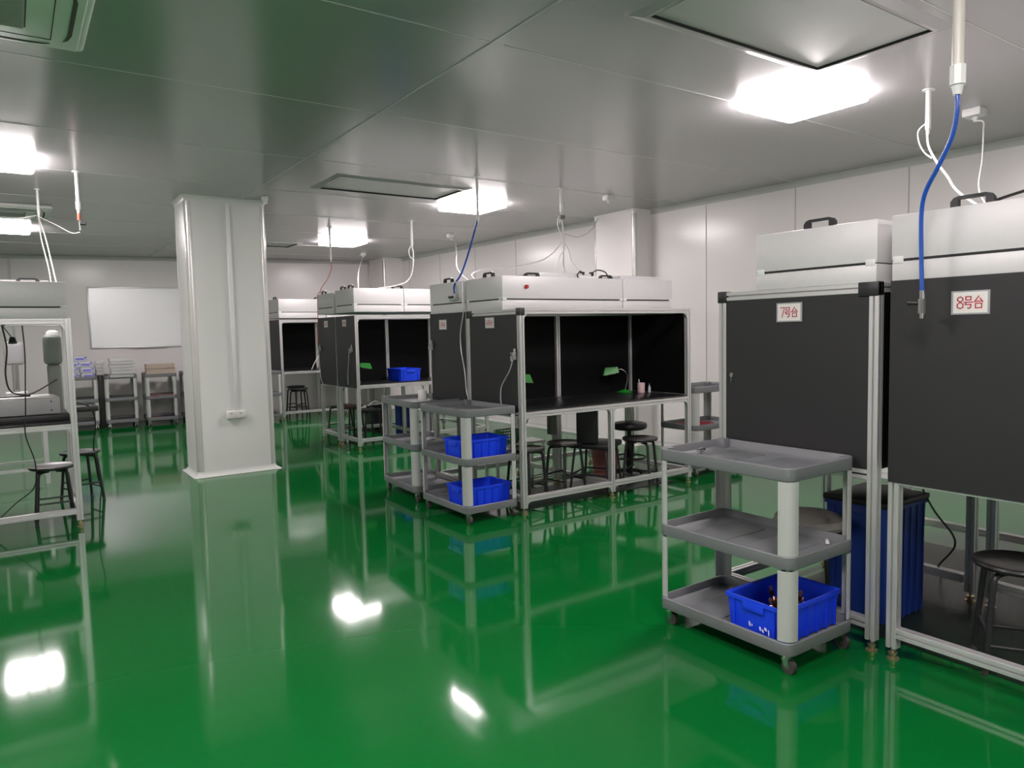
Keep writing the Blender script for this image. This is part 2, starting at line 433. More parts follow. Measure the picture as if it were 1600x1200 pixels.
# ================================================================ BOOTHS
def profile(a=0.045, g=0.009, d=0.014):
    """T-slot aluminium section, a wide, one groove per side"""
    h = a/2; q = g/2
    side = [(-h+0.002, -h), (-q, -h), (-q*1.0, -h+d), (q*1.0, -h+d), (q, -h), (h-0.002, -h)]
    pts = []
    for k in range(4):
        c, s_ = math.cos(k*math.pi/2), math.sin(k*math.pi/2)
        pts += [(x*c-y*s_, x*s_+y*c) for x, y in side]
    return pts
def bar(mb, p, q, a=0.045):
    p, q = Vector(p), Vector(q); d = q-p; L = d.length; d.normalize()
    up = Vector((0, 0, 1)) if abs(d.z) < 0.9 else Vector((1, 0, 0))
    s_ = d.cross(up).normalized(); u_ = s_.cross(d)
    mb.prism(profile(a), 0, L, lambda u, v, w: p + s_*u + u_*v + d*w)
    return mb

# stroke lettering for the number plates: unit square, polylines
GL = {
 '7': [[(0, 1), (.7, 1), (.3, 0)]],
 '8': [[(.35, 1), (.62, .9), (.66, .72), (.35, .55), (.04, .72), (.08, .9), (.35, 1)], [(.35, .55), (.68, .35), (.66, .1), (.35, 0), (.04, .1), (.02, .35), (.35, .55)]],
 '6': [[(.6, .95), (.3, .9), (.08, .6), (.04, .25), (.3, 0), (.62, .12), (.64, .42), (.35, .55), (.07, .4)]],
 '5': [[(.62, 1), (.1, 1), (.06, .58), (.4, .62), (.66, .35), (.5, .03), (.05, .03)]],
 '4': [[(.5, 0), (.5, 1), (.02, .3), (.7, .3)]],
 '3': [[(.05, .95), (.4, 1), (.62, .8), (.5, .58), (.25, .53)], [(.25, .53), (.55, .48), (.66, .25), (.4, 0), (.05, .06)]],
 'hao': [[(.22, 1), (.78, 1), (.78, .72), (.22, .72), (.22, 1)], [(.0, .52), (1, .52)], [(.24, .52), (.18, .32), (.8, .32), (.76, .08), (.6, 0), (.45, .03)]],
 'tai': [[(.5, 1), (.28, .78), (.06, .56), (.88, .6)], [(.66, .82), (.96, .52)], [(.16, .4), (.84, .4), (.84, .02), (.16, .02), (.16, .4)]],
}
def lettering(word, h, wd, stroke):
    """returns quads in (u, v): a run of glyphs centred on the origin"""
    quads = []
    ws = [0.62 if g in '345678' else 1.0 for g in word]
    tot = sum(ws)+0.14*(len(ws)-1); sc = wd/tot
    x = -wd/2
    for g, gw in zip(word, ws):
        for pl in GL[g]:
            for (a, b), (c, d) in zip(pl[:-1], pl[1:]):
                f = 1.0
                p = Vector((x+a*sc*f, (b-0.5)*h)); q = Vector((x+c*sc*f, (d-0.5)*h))
                dr = (q-p).normalized(); n = Vector((-dr.y, dr.x))*stroke/2; e = dr*stroke/2
                quads.append([p-e-n, q+e-n, q+e+n, p-e+n])
        x += (gw+0.14)*sc
    return quads

def booth(label, x0, yf, W=2.0, DP=0.82, s=1, H=1.68, TB=0.84, hoods=((0, 1.345), (1.355, 2.0)), hv=(0.24, 0.82), HT=1.96,
          plate=None, style='inset', mid=0.97, back_posts=(1.0,), lift=0.0, panels=True, plate_v=0.45, button=None, lids=(), mid_front=True, handles=(), name='work_booth', plate_z=1.575):
    t = thing(name, label, 'work booth', (x0, yf, 0), 0, 'aluminium framed work booths')
    Y = lambda v: s*v
    a = 0.045; h = a/2
    def post(x, v, z1, z0=0.055, nm='post'):
        p = bar(MB(), (x, Y(v), z0), (x, Y(v), z1)).build(nm, M['alu'], t)
        MB().lathe([(0, 0), (0.026, 0), (0.026, 0.008), (0.014, 0.014), (0.014, 0.022), (0.019, 0.024), (0.019, 0.034), (0.007, 0.036), (0.007, z0), (0, z0)], (x, Y(v), 0), 18).build('leveling_foot', M['brass'], p)
        return p
    vb = DP-h
    post(h, h, H); post(W-h, h, H); post(h, vb, H); post(W-h, vb, H)
    if mid and mid_front: post(mid, h, TB-0.045)
    for bp in back_posts: post(bp, vb-0.0, H)
    def beam(p, q, nm='beam'):
        return bar(MB(), (p[0], Y(p[1]), p[2]), (q[0], Y(q[1]), q[2])).build(nm, M['alu'], t)
    zt = H-h; zm = TB-h; zb = 0.128
    e = a
    for z in (zt, zm, zb):
        nm = {zt: 'top_beam', zm: 'table_beam', zb: 'bottom_rail'}[z]
        if z == zb and mid and mid_front:
            beam((e, h, z), (mid-h, h, z), nm); beam((mid+h, h, z), (W-e, h, z), nm)
        else: beam((e, h, z), (W-e, h, z), nm)
        if z == zt: beam((e, vb, z), (W-e, vb, z), nm) if not back_posts else [beam((xa+ (e if i == 0 else h), vb, z), (xb-(e if i == len(back_posts) else h), vb, z), nm) for i, (xa, xb) in enumerate(zip([0]+list(back_posts), list(back_posts)+[W]))]
        for x in (h, W-h): beam((x, e, z), (x, DP-e, z), nm)
    if mid: beam((mid, e, zb), (mid, DP-e, zb), 'bottom_rail')
    # second line of the double top beam
    # table top
    MB().box(0.02, W-0.02, Y(0.015), Y(DP-0.01), TB+0.001, TB+0.016, 0.003).build('table_top', M['table'], t)
    # gussets
    def gus(x, z, sx, sz, L=0.05):
        g = MB()
        g.prism([(0, 0), (L, 0), (L*0.45, L*0.22*1), (L*0.22, L*0.45), (0, L)], 0, 0.03, lambda u, v, w: (x+sx*u, Y(h-0.015+w), z+sz*v))
        g.build('corner_bracket', M['alu'], t)
    gus(e, H-a, 1, -1); gus(W-e, H-a, -1, -1); gus(e, TB-a, 1, -1, 0.04); gus(W-e, TB-a, -1, -1, 0.04)
    if mid and mid_front: gus(mid+h, TB-a, 1, -1, 0.04); gus(mid-h, TB-a, -1, -1, 0.04); gus(mid+h, 0.105, 1, -1, 0.04); gus(mid-h, 0.105, -1, -1, 0.04)
    gus(e, 0.105, 1, -1, 0.04)
    if panels:
        if style == 'inset':
            L_ = MB().box(0.004, 0.012, Y(a-0.006), Y(DP-a+0.006), TB-0.03, H-a+0.006)
        else:
            L_ = MB().box(-0.006, -0.0005, Y(0.0), Y(DP-0.002), TB-0.035, H)
        L_.build('side_panel', M['black'], t, smooth=False)
        MB().box(0.014, 0.020, Y(a-0.006), Y(DP-a+0.006), TB+0.017, H-a+0.006).build('side_lining', M['black_in'], t, smooth=False)
        MB().box(W-0.024, W-0.016, Y(a-0.006), Y(DP-a+0.006), TB+0.017, H-a+0.006).build('side_panel', M['black_in'], t, smooth=False)
        xs = [0]+list(back_posts)+[W]
        MB().box(0.02, W-0.02, Y(DP-0.012), Y(DP-0.004), TB+0.017, H-a).build('back_panel', M['black_in'], t, smooth=False)
    if style == 'inset':
        for v in (h, ):
            MB().box(-0.006, a+0.004, Y(v-h-0.006), Y(v+h+0.006), H-0.055, H+0.006, 0.006).build('corner_cap', M['plastic_black'], t)
        MB().box(-0.004, a, Y(DP-a-0.05), Y(DP+0.0), H-0.06, H+0.004, 0.004).build('corner_cap', M['plastic_black'], t)
    if plate:
        pv = plate_v; pw, ph = 0.125, 0.082
        px = -0.002 if style == 'inset' else -0.009
        # number plate faces -X; reading left to right runs towards -Y
        bk = MB().box(px-0.001, px+0.004, Y(pv)-pw/2-0.008, Y(pv)+pw/2+0.008, plate_z-ph/2-0.006, plate_z+ph/2+0.006).build('number_plate', M['clear_film'], t, smooth=False)
        MB().box(px-0.002, px-0.001, Y(pv)-pw/2, Y(pv)+pw/2, plate_z-ph/2, plate_z+ph/2).build('card', M['paper'], bk, smooth=False)
        lt = MB()
        for q in lettering(plate, 0.046, 0.095, 0.0045):
            lt.prism([(c.x, c.y) for c in q], 0, 0.0006, lambda u, v, w: (px-0.0022-w, Y(pv)-u, plate_z+v))
        lt.build('lettering', M['red_ink'], bk, smooth=False)
    # hoods
    for i, (xa, xb) in enumerate(hoods):
        v0, v1 = hv; zb_, zs = H+lift, H+lift+(HT-H-lift)*0.30
        hd = MB()
        hd.box(xa, xb, Y(v0), Y(v1), zs+0.004, HT, 0.003)
        hd.box(xa, xb, Y(v0)+s*0.003, Y(v1)-s*0.003, zb_, zs, 0.003)
        hb = hd.build('light_hood', M['hood'], t)
        MB().box(xa+0.045, xb-0.045, Y(v0)-s*0.001, Y(v0)+s*0.02, zs-0.003, zs+0.008).build('slot', M['slot'], hb, smooth=False)
        if i == 0: MB().box(xa-0.001, xa+0.02, Y(v0)+s*0.045, Y(v1)-s*0.045, zs-0.003, zs+0.008).build('slot', M['slot'], hb, smooth=False)
        for xx in (xa+0.02, xb-0.02): MB().box(xx-0.02, xx+0.02, Y(v0)-s*0.003, Y(v0), zs-0.008, zs+0.018, 0.001).build('joining_plate', M['white'], hb)
        if i == 0:
            for vv in (v0+0.03, v1-0.03):
                br = MB().box(xa-0.003, xa, Y(vv-0.022), Y(vv+0.022), zs-0.010, zs+0.020, 0.001)
                br.cyl((xa-0.005, Y(vv-0.010), zs+0.008), (xa-0.002, Y(vv-0.010), zs+0.008), 0.003, n=8).cyl((xa-0.005, Y(vv+0.010), zs+0.008), (xa-0.002, Y(vv+0.010), zs+0.008), 0.003, n=8)
                br.build('joining_plate', M['white'], hb)
    for (hx, hvv, ori) in handles:
        handle(t, hx, Y(hvv), HT, ori)
    for xa, xb, va, vb_, zt_ in lids:
        MB().box(xa, xb, Y(va), Y(vb_), HT+0.001, zt_, 0.003).build('fan_cover', M['hood'], t)
    if button:
        bb = MB().cyl((button, Y(hv[0])-s*0.004, HT-0.09), (button, Y(hv[0]), HT-0.09), 0.026, n=20).build('button_plate', M['white'], t)
        MB().cyl((button, Y(hv[0])-s*0.022, HT-0.09), (button, Y(hv[0])-s*0.004, HT-0.09), 0.016, 0.019, n=18).build('push_button', M['red'], bb)
    return t
def handle(parent, x, y, z, ori='y', L=0.16, hh=0.045, r=0.011):
    """black U handle standing on a hood; ori = axis it runs along"""
    m = MB()
    sec = []
    w2 = L/2
    outer = [(-w2, 0), (-w2, hh*0.55), (-w2+0.012, hh*0.88), (-w2+0.03, hh), (w2-0.03, hh), (w2-0.012, hh*0.88), (w2, hh*0.55), (w2, 0)]
    inner = [(w2-0.03, 0), (w2-0.03, hh-0.014), (-w2+0.03, hh-0.014), (-w2+0.03, 0)]
    f = (lambda u, v, w_: (x+w_, y+u, z+v)) if ori == 'y' else (lambda u, v, w_: (x+u, y+w_, z+v))
    m.prism(outer+inner, -r, r, f)
    return m.build('carry_handle', M['plastic_black'], parent)

booth('middle work booth with open black front and a red button on its hood',
      3.345, 4.725, 2.0, 0.82, 1, plate=['6', 'hao', 'tai'], plate_v=0.44, button=0.24, mid=0.985, back_posts=(1.0,),
      hoods=((0.0, 1.345), (1.352, 2.0)), hv=(0.24, 0.815),
      lids=((0.52, 1.12, 0.42, 0.75, 2.015), (1.45, 1.97, 0.38, 0.75, 2.005)), handles=((0.04, 0.50, 'y'), (0.42, 0.40, 'x'), (1.28, 0.40, 'x')))
booth('middle booth behind the red-buttoned one, black numbered side with the blue hose on its hood',
      3.345, 6.215, 2.0, 0.655, -1, plate=['5', 'hao', 'tai'], plate_v=0.255, style='cover', hv=(0.005, 0.65), mid=0.985, handles=((0.04, 0.30, 'y'),))
booth('work booth with the number 7 plate and small key in its black side',
      3.145, 2.585, 2.0, 0.875, -1, plate=['7', 'hao', 'tai'], plate_v=0.43, plate_z=1.563, hv=(0.235, 0.865), HT=1.955, handles=((0.04, 0.565, 'y'),), mid=0.985)
booth('nearest work booth at the right edge with the number 8 plate on its black side',
      3.140, 0.800, 2.0, 0.855, 1, plate=['8', 'hao', 'tai'], plate_v=0.535, plate_z=1.574, style='cover', hv=(0.10, 0.855), HT=1.958, handles=((0.04, 0.555, 'y'),), mid=0.985)
booth('far work booth with very bright hood front and a blue crate on its table',
      3.62, 8.76, 2.0, 0.64, 1, H=1.745, TB=0.845, lift=0.045, plate=['4', 'hao', 'tai'], plate_v=0.33, style='cover', hv=(0.0, 0.635), HT=2.095,
      hoods=((0.0, 0.70), (0.71, 1.40), (1.41, 2.0)), back_posts=(0.72, 1.4), mid=0.985, handles=((0.03, 0.16, 'y'), (0.03, 0.42, 'y'), (0.66, 0.1, 'x')), plate_z=1.655)
booth('far work booth behind the bright hooded one, with red hose on its hood',
      3.62, 10.09, 2.0, 0.64, -1, H=1.745, TB=0.845, lift=0.045, plate=['3', 'hao', 'tai'], plate_v=0.33, style='cover', hv=(0.0, 0.635), HT=2.075,
      hoods=((0.0, 0.70), (0.71, 1.40), (1.41, 2.0)), mid=0.985, handles=((0.03, 0.2, 'y'),), plate_z=1.655)
booth('farthest work booth just right of the pillar with two black stools under it',
      3.92, 12.90, 2.0, 0.84, 1, H=1.79, TB=0.865, lift=0.03, style='cover', hv=(0.0, 0.64), HT=2.16,
      hoods=((0.0, 0.86), (0.87, 2.0)), mid=1.2, back_posts=(0.95,), handles=((0.03, 0.3, 'y'), (0.8, 0.2, 'x')))
booth('open work booth at the left edge without side panels, full of cables and a machine',
      -1.62, 6.735, 2.02, 0.86, 1, panels=False, style='open', hoods=((0.0, 0.95), (0.96, 2.0)), hv=(0.0, 0.62), HT=1.965, mid=0.99, back_posts=(), lids=((0.98, 1.90, 0.30, 0.60, 1.995),),
      handles=((1.76, 0.28, 'x'),))

# small key in the side panel of booth 7
k = thing('panel_key', 'small silver key in the black side of the booth with the number 7 plate', 'key', (3.147, 2.50, 1.225))
MB().cyl((-0.006, 0, 0.018), (0.001, 0, 0.018), 0.012, n=16).build('lock', M['chrome'], k)
MB().box(-0.010, -0.006, -0.002, 0.002, -0.035, 0.014, 0.001).cyl((-0.010, 0, 0.0185), (-0.006, 0, 0.0185), 0.0085, n=14).build('key_blade', M['chrome'], k)

# ================================================================ TROLLEYS
def trolley(label, loc, rz=0.0, WX=0.50, WY=0.76, HT=0.90, group='grey plastic trolleys'):
    t = thing('service_trolley', label, 'trolley', loc, rz, group)
    def ring(e, r, n=6):
        pts = []
        x1, y1 = WX/2-e, WY/2-e; r = max(r-e, 0.006)
        for cx, cy, a0 in ((x1-r, y1-r, 0), (-x1+r, y1-r, 90), (-x1+r, -y1+r, 180), (x1-r, -y1+r, 270)):
            for k in range(n+1):
                a = math.radians(a0+90*k/n); pts.append((cx+r*math.cos(a), cy+r*math.sin(a)))
        return pts
    R_ = 0.05
    def tray(zt, zb):
        mb = MB(); prev = None; prof = [(0.012, zb), (0.003, zb+0.003), (0, zb+0.008), (0, zt-0.004), (0.003, zt), (0.010, zt), (0.013, zt-0.004), (0.018, zt-0.036), (0.034, zt-0.043)]
        rings = []
        for e, z in prof:
            vs = [mb.bm.verts.new((x, y, z)) for x, y in ring(e, R_)]
            if prev:
                for i in range(len(vs)): mb.bm.faces.new((prev[i], prev[(i+1) % len(vs)], vs[(i+1) % len(vs)], vs[i]))
            prev = vs; rings.append(vs)
        mb.bm.faces.new(rings[0][::-1]); mb.bm.faces.new(rings[-1])
        # two shallow pressed ribs on the tray floor
        for yy in (-WY*0.2, WY*0.2): mb.box(-WX/2+0.07, WX/2-0.07, yy-WY*0.13, yy+WY*0.13, zt-0.046, zt-0.039, 0.003)
        return mb.build('tray', M['tray'], t)
    zs = [(HT, HT-0.06), (0.52, 0.46), (0.143, 0.083)]
    trs = [tray(a, b) for a, b in zs]
    # corner sockets on the top tray
    for sx in (-1, 1):
        for sy in (-1, 1):
            c = MB().box(sx*(WX/2-0.012)-sx*0.0, sx*(WX/2-0.062), sy*(WY/2-0.012), sy*(WY/2-0.062), HT-0.044, HT+(0.006 if sy > 0 else -0.004), 0.006)
            c.build('corner_socket', M['tray'], trs[0])
            for za, zb in ((0.455, 0.1435), (HT-0.0605, 0.5205)):
                x1, y1 = WX/2-0.002, WY/2-0.002; r = 0.048; fl = 0.012; th = 0.006
                out = [(x1-r-fl, y1)]+[(x1-r+r*math.sin(math.radians(a)), y1-r+r*math.cos(math.radians(a))) for a in range(0, 91, 10)]+[(x1, y1-r-fl)]
                r2 = r-th
                inn = [(x1-th, y1-r-fl)]+[(x1-r+r2*math.cos(math.radians(a)), y1-r+r2*math.sin(math.radians(a))) for a in range(0, 91, 10)]+[(x1-r-fl, y1-th)]
                MB().prism([(sx*x, sy*y) for x, y in out+inn], min(za, zb)+(0.005 if za < 0.5 else 0), max(za, zb)).build('leg_tube', M['alu2'], t)
            # caster
            cx, cy = sx*(WX/2-0.045), sy*(WY/2-0.045)
            ca = MB().box(cx-0.028, cx+0.028, cy-0.028, cy+0.028, 0.078, 0.083, 0.001)
            ca.cyl((cx, cy, 0.066), (cx, cy, 0.078), 0.019, n=18)
            for q in (-1, 1):
                ca.prism([(-0.018, 0.066), (0.018, 0.066), (-0.006, 0.022), (-0.024, 0.022)], q*0.0165-0.0015, q*0.0165+0.0015, lambda u, v, w_: (cx+w_, cy+u, v))
            cst = ca.build('caster', M['chrome'], t)
            MB().cyl((cx-0.013, cy-0.014, 0.0305), (cx+0.013, cy-0.014, 0.0305), 0.030, n=26).cyl((cx-0.019, cy-0.014, 0.0305), (cx+0.019, cy-0.014, 0.0305), 0.006, n=10).build('wheel', M['rubber'], cst)
    return t
tr0 = trolley('nearest three-tier grey trolley beside the number 7 booth, crate on its lowest tray', (2.885, 2.175, 0), 0)
dup(tr0, (3.075, 5.135, 0), 0, 'grey trolley holding two blue crates beside the middle booths')
dup(tr0, (3.125, 6.06, 0), math.radians(-3), 'grey trolley with a white cup on top behind the one with two crates')
dup(tr0, (5.93, 5.10, 0), math.radians(90), 'grey trolley right of the middle booth with dark red cloth on its shelf')
dup(tr0, (3.60, 13.1, 0), math.radians(4), 'far grey trolley in the gap between pillar and farthest booth')
bt = [(0.93, 14.35, 'grey trolley against the back wall behind the left booth, piled with violet-labelled packs'),
      (1.52, 14.30, 'grey trolley below the whiteboard piled with translucent plastic sheets'),
      (2.13, 14.20, 'grey trolley below the whiteboard carrying a stack of thin tan trays'),
      (2.74, 14.10, 'grey trolley half hidden by the pillar with a clear blue-lidded box')]
for x, y, l in bt: dup(tr0, (x, y, 0), math.radians(-3), l)

# ================================================================ CRATES
def crate(name, label, loc, rz, LX=0.445, LY=0.315, H=0.165, m=None, group='blue plastic crates'):
    m = m or M['blue']
    t = thing(name, label, 'crate', loc, rz, group)
    mb = MB(); ox, oy = LX/2, LY/2; tp = 0.012; th = 0.006
    def rr(e, z, n=3, r=0.012):
        pts = []
        for cx, cy, a0 in ((ox-e-r, oy-e-r, 0), (-ox+e+r, oy-e-r, 90), (-ox+e+r, -oy+e+r, 180), (ox-e-r, -oy+e+r, 270)):
            for k_ in range(n+1):
                a = math.radians(a0+90*k_/n); pts.append((cx+r*math.cos(a), cy+r*math.sin(a), z))
        return [mb.bm.verts.new(p) for p in pts]
    prof = [(tp+0.008, 0.0), (tp+0.006, 0.002), (0.008, H-0.018), (0.0, H-0.018), (0.0, H), (0.010, H), (0.008+th+0.004, H-0.006), (tp+th+0.008, 0.006)]
    rg = [rr(e, z) for e, z in prof]
    for A, B in zip(rg[:-1], rg[1:]):
        for i in range(len(A)): mb.bm.faces.new((A[i], A[(i+1) % len(A)], B[(i+1) % len(A)], B[i]))
    mb.bm.faces.new(rg[0][::-1]); mb.bm.faces.new(rg[-1])
    # vertical ribs
    for sy in (-1, 1):
        for k_ in (-0.40, -0.24, -0.08, 0.08, 0.24, 0.40):
            x = k_*LX; y = sy*(oy-0.008); mb.box(x-0.003, x+0.003, y-0.005, y+0.004, 0.004, H-0.018)
    for sx in (-1, 1):
        for k_ in (-0.34, 0.34):
            y = k_*LY; x = sx*(ox-0.008); mb.box(x-0.005, x+0.004, y-0.003, y+0.003, 0.004, H-0.018)
    mb.build('crate_body', m, t)
    for sx in (-1, 1):
        g = MB()
        x = sx*(ox-0.003)
        g.box(x-0.004, x+0.005, -0.055, 0.055, H-0.052, H-0.022, 0.003)
        g.box(x-0.004, x+0.009, -0.055, 0.055, H-0.026, H-0.016, 0.002)
        g.build('hand_grip', m, t)
    return t
c0 = crate('blue_crate', 'open blue crate holding small copper parts on the nearest trolley', (2.890, 2.005, 0.1055), 0)
for yy, zz, w_, h_ in ((0.012, 0.05, 0.006, 0.022), (-0.045, 0.045, 0.012, 0.018), (-0.058, 0.048, 0.008, 0.022), (-0.072, 0.04, 0.004, 0.026)):
    pass
for (yy, zz, w_, h_) in ((0.020, 0.052, 0.005, 0.022), (0.008, 0.050, 0.003, 0.010), (-0.036, 0.046, 0.005, 0.018), (-0.050, 0.040, 0.005, 0.014), (-0.064, 0.052, 0.007, 0.014), (-0.080, 0.040, 0.003, 0.028)):
    MB().prism([(yy-w_, zz-h_/2), (yy+w_*0.7, zz-h_/2*0.7), (yy+w_, zz+h_/2), (yy-w_*0.5, zz+h_/2*0.8)], -0.2185, -0.2165, lambda u, v, w2: (w2, u, v)).build('paint_scuff', M['scuff'], c0, smooth=False)
def crate_copy(loc, rz, label): 
    c_ = dup(c0, loc, rz, label)
    for ch in kids(c_):
        if ch.name.startswith('paint_scuff'): D.objects.remove(ch, do_unlink=True)
    return c_
crate_copy((3.075, 5.00, 0.4825), 0, 'blue crate on the middle shelf of the trolley beside the middle booths')
crate_copy((3.085, 4.985, 0.1055), 0, 'blue crate on the lowest shelf of the trolley beside the middle booths')
crate_copy((4.42, 9.03, 0.862), math.radians(90), 'blue crate standing on the table of the far bright hooded booth')
bn = crate('blue_bin', 'dark blue bin with black lid under the number 7 booth behind the cushioned stool', (3.66, 1.99, 0.006), 0, 0.40, 0.34, 0.585, M['blue_dark'], None)
MB().box(-0.205, 0.205, -0.175, 0.175, 0.586, 0.615, 0.008).build('lid', M['plastic_black'], bn)
crate('blue_bin', 'tall dark blue bin under the far bright hooded booth', (4.80, 9.75, 0.001), 0, 0.30, 0.26, 0.52, M['blue_dark'], None)

# loose parts inside the near crate
prt = None
for i in range(46):
    a = random.random()*6.28; r_ = 0.085*math.sqrt(random.random())
    x, y = 2.90+1.3*r_*math.cos(a), 2.02+0.95*r_*math.sin(a)
    z = 0.122+0.030*(i % 4)
    cop = i % 3 == 0
    q = thing('machined_part', 'small metal part lying loose in the near blue crate', 'metal part', (x, y, z), random.random()*6, 'small metal parts in the near crate') if prt is None else None
    if prt is None:
        MB().lathe([(0, 0), (0.009, 0), (0.009, 0.012), (0.013, 0.014), (0.013, 0.026), (0.006, 0.028), (0.006, 0.036), (0, 0.036)], n=12).build('barrel', M['darkpart'], q)
        MB().cyl((0, 0, 0.0355), (0, 0, 0.052), 0.008, 0.007, 12).build('copper_tip', M['copper'], q)
        prt = q
    else:
        q = dup(prt, (x, y, z), random.random()*6)
        q.rotation_euler = (random.uniform(-0.9, 0.9), random.uniform(-0.9, 0.9), random.random()*6)

# ================================================================ STOOLS
def stool(label, loc, rz=0.0, seat_m=None, H=0.47, group='black round stools'):
    t = thing('round_stool', label, 'stool', loc, rz, group)
    seat_m = seat_m or M['seat']
    MB().lathe([(0, H-0.032), (0.138, H-0.032), (0.162, H-0.025), (0.170, H-0.012), (0.166, H-0.002), (0.153, H), (0.143, H-0.004), (0, H-0.005)], n=36).build('seat', seat_m, t)
    r = 0.0130
    for k_ in range(4):
        a = math.radians(45+90*k_); c, s_ = math.cos(a), math.sin(a)
        f = lambda rad, z: (c*rad, s_*rad, z)
        lg = MB().tube([f(0.04, H-0.045), f(0.10, H-0.045), f(0.135, H-0.055), f(0.148, H-0.090), f(0.162, 0.25), f(0.188, 0.013)], r, 10, 5).build('leg', M['plastic_black'], t)
        MB().cyl(f(0.1885, 0.0), f(0.1875, 0.024), 0.015, 0.013, 12).build('rubber_foot', M['rubber'], lg)
    for z, rad in ((0.17, 0.1705), (0.125, 0.175)):
        for k_ in range(4):
            if (k_ + (z < 0.15)) % 2: continue
            a0, a1 = math.radians(45+90*k_), math.radians(135+90*k_)
            MB().cyl((rad*math.cos(a0), rad*math.sin(a0), z), (rad*math.cos(a1), rad*math.sin(a1), z), 0.008, n=10).build('stretcher', M['plastic_black'], t)
    return t
s0 = stool('black round stool under the middle booth nearest its left post', (3.70, 5.17, 0), 0.3)
S = [((4.16, 5.20), 0.1, 'black round stool under the middle booth between its left post and the high-backed chair'),
     ((4.86, 4.93), 0.5, 'black round stool in front of the padded stool under the middle booth'),
     ((3.50, 1.28), 0.55, 'large black stool under the nearest booth at the right edge'),
     ((4.40, 2.35), 0.2, 'black stool seen past the post of the nearest booth, farther back'),
     ((0.22, 7.12), 0.0, 'front black stool of the two behind the left booth'),
     ((0.47, 7.85), 0.3, 'rear black stool of the two behind the left booth'),
     ((4.02, 9.35), 0.1, 'dark stool under the front of the far bright hooded booth'),
     ((3.98, 10.3), 0.4, 'black stool seen between the legs of the far pair of booths'),
     ((4.28, 13.1), 0.2, 'front black stool under the farthest booth'),
     ((4.44, 13.75), 0.5, 'rear black stool under the farthest booth')]
for (x, y), rz, l in S:
    q_ = dup(s0, (x, y, 0), rz, l)
    if y > 12: q_.scale = (1.0, 1.0, 1.17)
# brown vinyl seat stool
stool('stool with brown seat beneath the far pair of booths', (3.93, 9.75, 0), 0.2, M['brown_seat'], 0.50, None)
# padded stool on a single column
t = thing('padded_stool', 'black padded stool on a single column beneath the middle booth', 'stool', (5.03, 5.25, 0), 0.3)
MB().lathe([(0, 0.50), (0.15, 0.50), (0.172, 0.512), (0.178, 0.535), (0.170, 0.560), (0.12, 0.572), (0, 0.575)], n=36).build('seat_cushion', M['plastic_black'], t)
MB().cyl((0, 0, 0.10), (0, 0, 0.50), 0.022, n=18).cyl((0, 0, 0.06), (0, 0, 0.30), 0.032, n=18).build('column', M['plastic_black'], t)
for k_ in range(5):
    a = math.radians(72*k_); c, s_ = math.cos(a), math.sin(a)
    MB().tube([(0.02*c, 0.02*s_, 0.085), (0.14*c, 0.14*s_, 0.07), (0.24*c, 0.24*s_, 0.035)], 0.013, 8, 4).cyl((0.24*c, 0.24*s_, 0.0), (0.24*c, 0.24*s_, 0.04), 0.017, n=12).build('base_arm', M['plastic_black'], t)
MB().tube([(0.16*math.cos(a*math.pi/6), 0.16*math.sin(a*math.pi/6), 0.22) for a in range(12)], 0.009, 8, 2, closed=True).box(-0.16, 0.16, -0.006, 0.006, 0.214, 0.226).build('foot_ring', M['plastic_black'], t)
# cushioned stool behind the near trolley
t = thing('cushioned_stool', 'stool with a grey cushion behind the nearest trolley', 'stool', (3.35, 2.17, 0), 0.4)
MB().lathe([(0, 0.445), (0.12, 0.448), (0.165, 0.46), (0.178, 0.482), (0.168, 0.512), (0.13, 0.528), (0.06, 0.532), (0, 0.532)], n=36).build('cushion', M['grey_cushion'], t)
MB().lathe([(0, 0.42), (0.14, 0.42), (0.155, 0.428), (0.15, 0.444), (0, 0.444)], n=32).build('seat', M['plastic_black'], t)
for k_ in range(4):
    a = math.radians(45+90*k_); c, s_ = math.cos(a), math.sin(a)
    MB().tube([(c*0.05, s_*0.05, 0.41), (c*0.11, s_*0.11, 0.40), (c*0.135, s_*0.135, 0.34), (c*0.175, s_*0.175, 0.0)], 0.0115, 10, 5).build('leg', M['plastic_black'], t)
# chair with high back under the middle booth
t = thing('low_back_chair', 'black chair with tall slab back under the middle booth', 'chair', (4.47, 5.12, 0), math.radians(-62))
MB().box(-0.20, 0.20, -0.19, 0.19, 0.40, 0.455, 0.02, 3).build('seat', M['plastic_black'], t)
MB().box(-0.105, 0.105, -0.225, -0.195, 0.46, 0.80, 0.014, 3).build('backrest', M['brown'] if False else M['seat'], t)
for sx in (-1, 1):
    for sy in (-1, 1):
        MB().tube([(sx*0.15, sy*0.15, 0.40), (sx*0.17, sy*0.17, 0.2), (sx*0.185, sy*0.185, 0.0)], 0.012, 8, 3).build('leg', M['plastic_black'], t)
MB().cyl((-0.175, -0.175, 0.16), (0.175, -0.175, 0.16), 0.009).cyl((-0.175, 0.175, 0.16), (0.175, 0.175, 0.16), 0.009).cyl((-0.175, -0.175, 0.16), (-0.175, 0.175, 0.16), 0.009).build('stretcher', M['plastic_black'], t)
# pink bin
t = thing('waste_bin', 'faded pink bin under the middle booth behind the centre leg', 'bin', (4.80, 5.36, 0))
mb = MB().lathe([(0, 0), (0.105, 0), (0.110, 0.004), (0.135, 0.29), (0.143, 0.292), (0.143, 0.305), (0.131, 0.305), (0.128, 0.29), (0.104, 0.01), (0, 0.01)], n=32)
mb.build('bin_body', M['pink'], t)

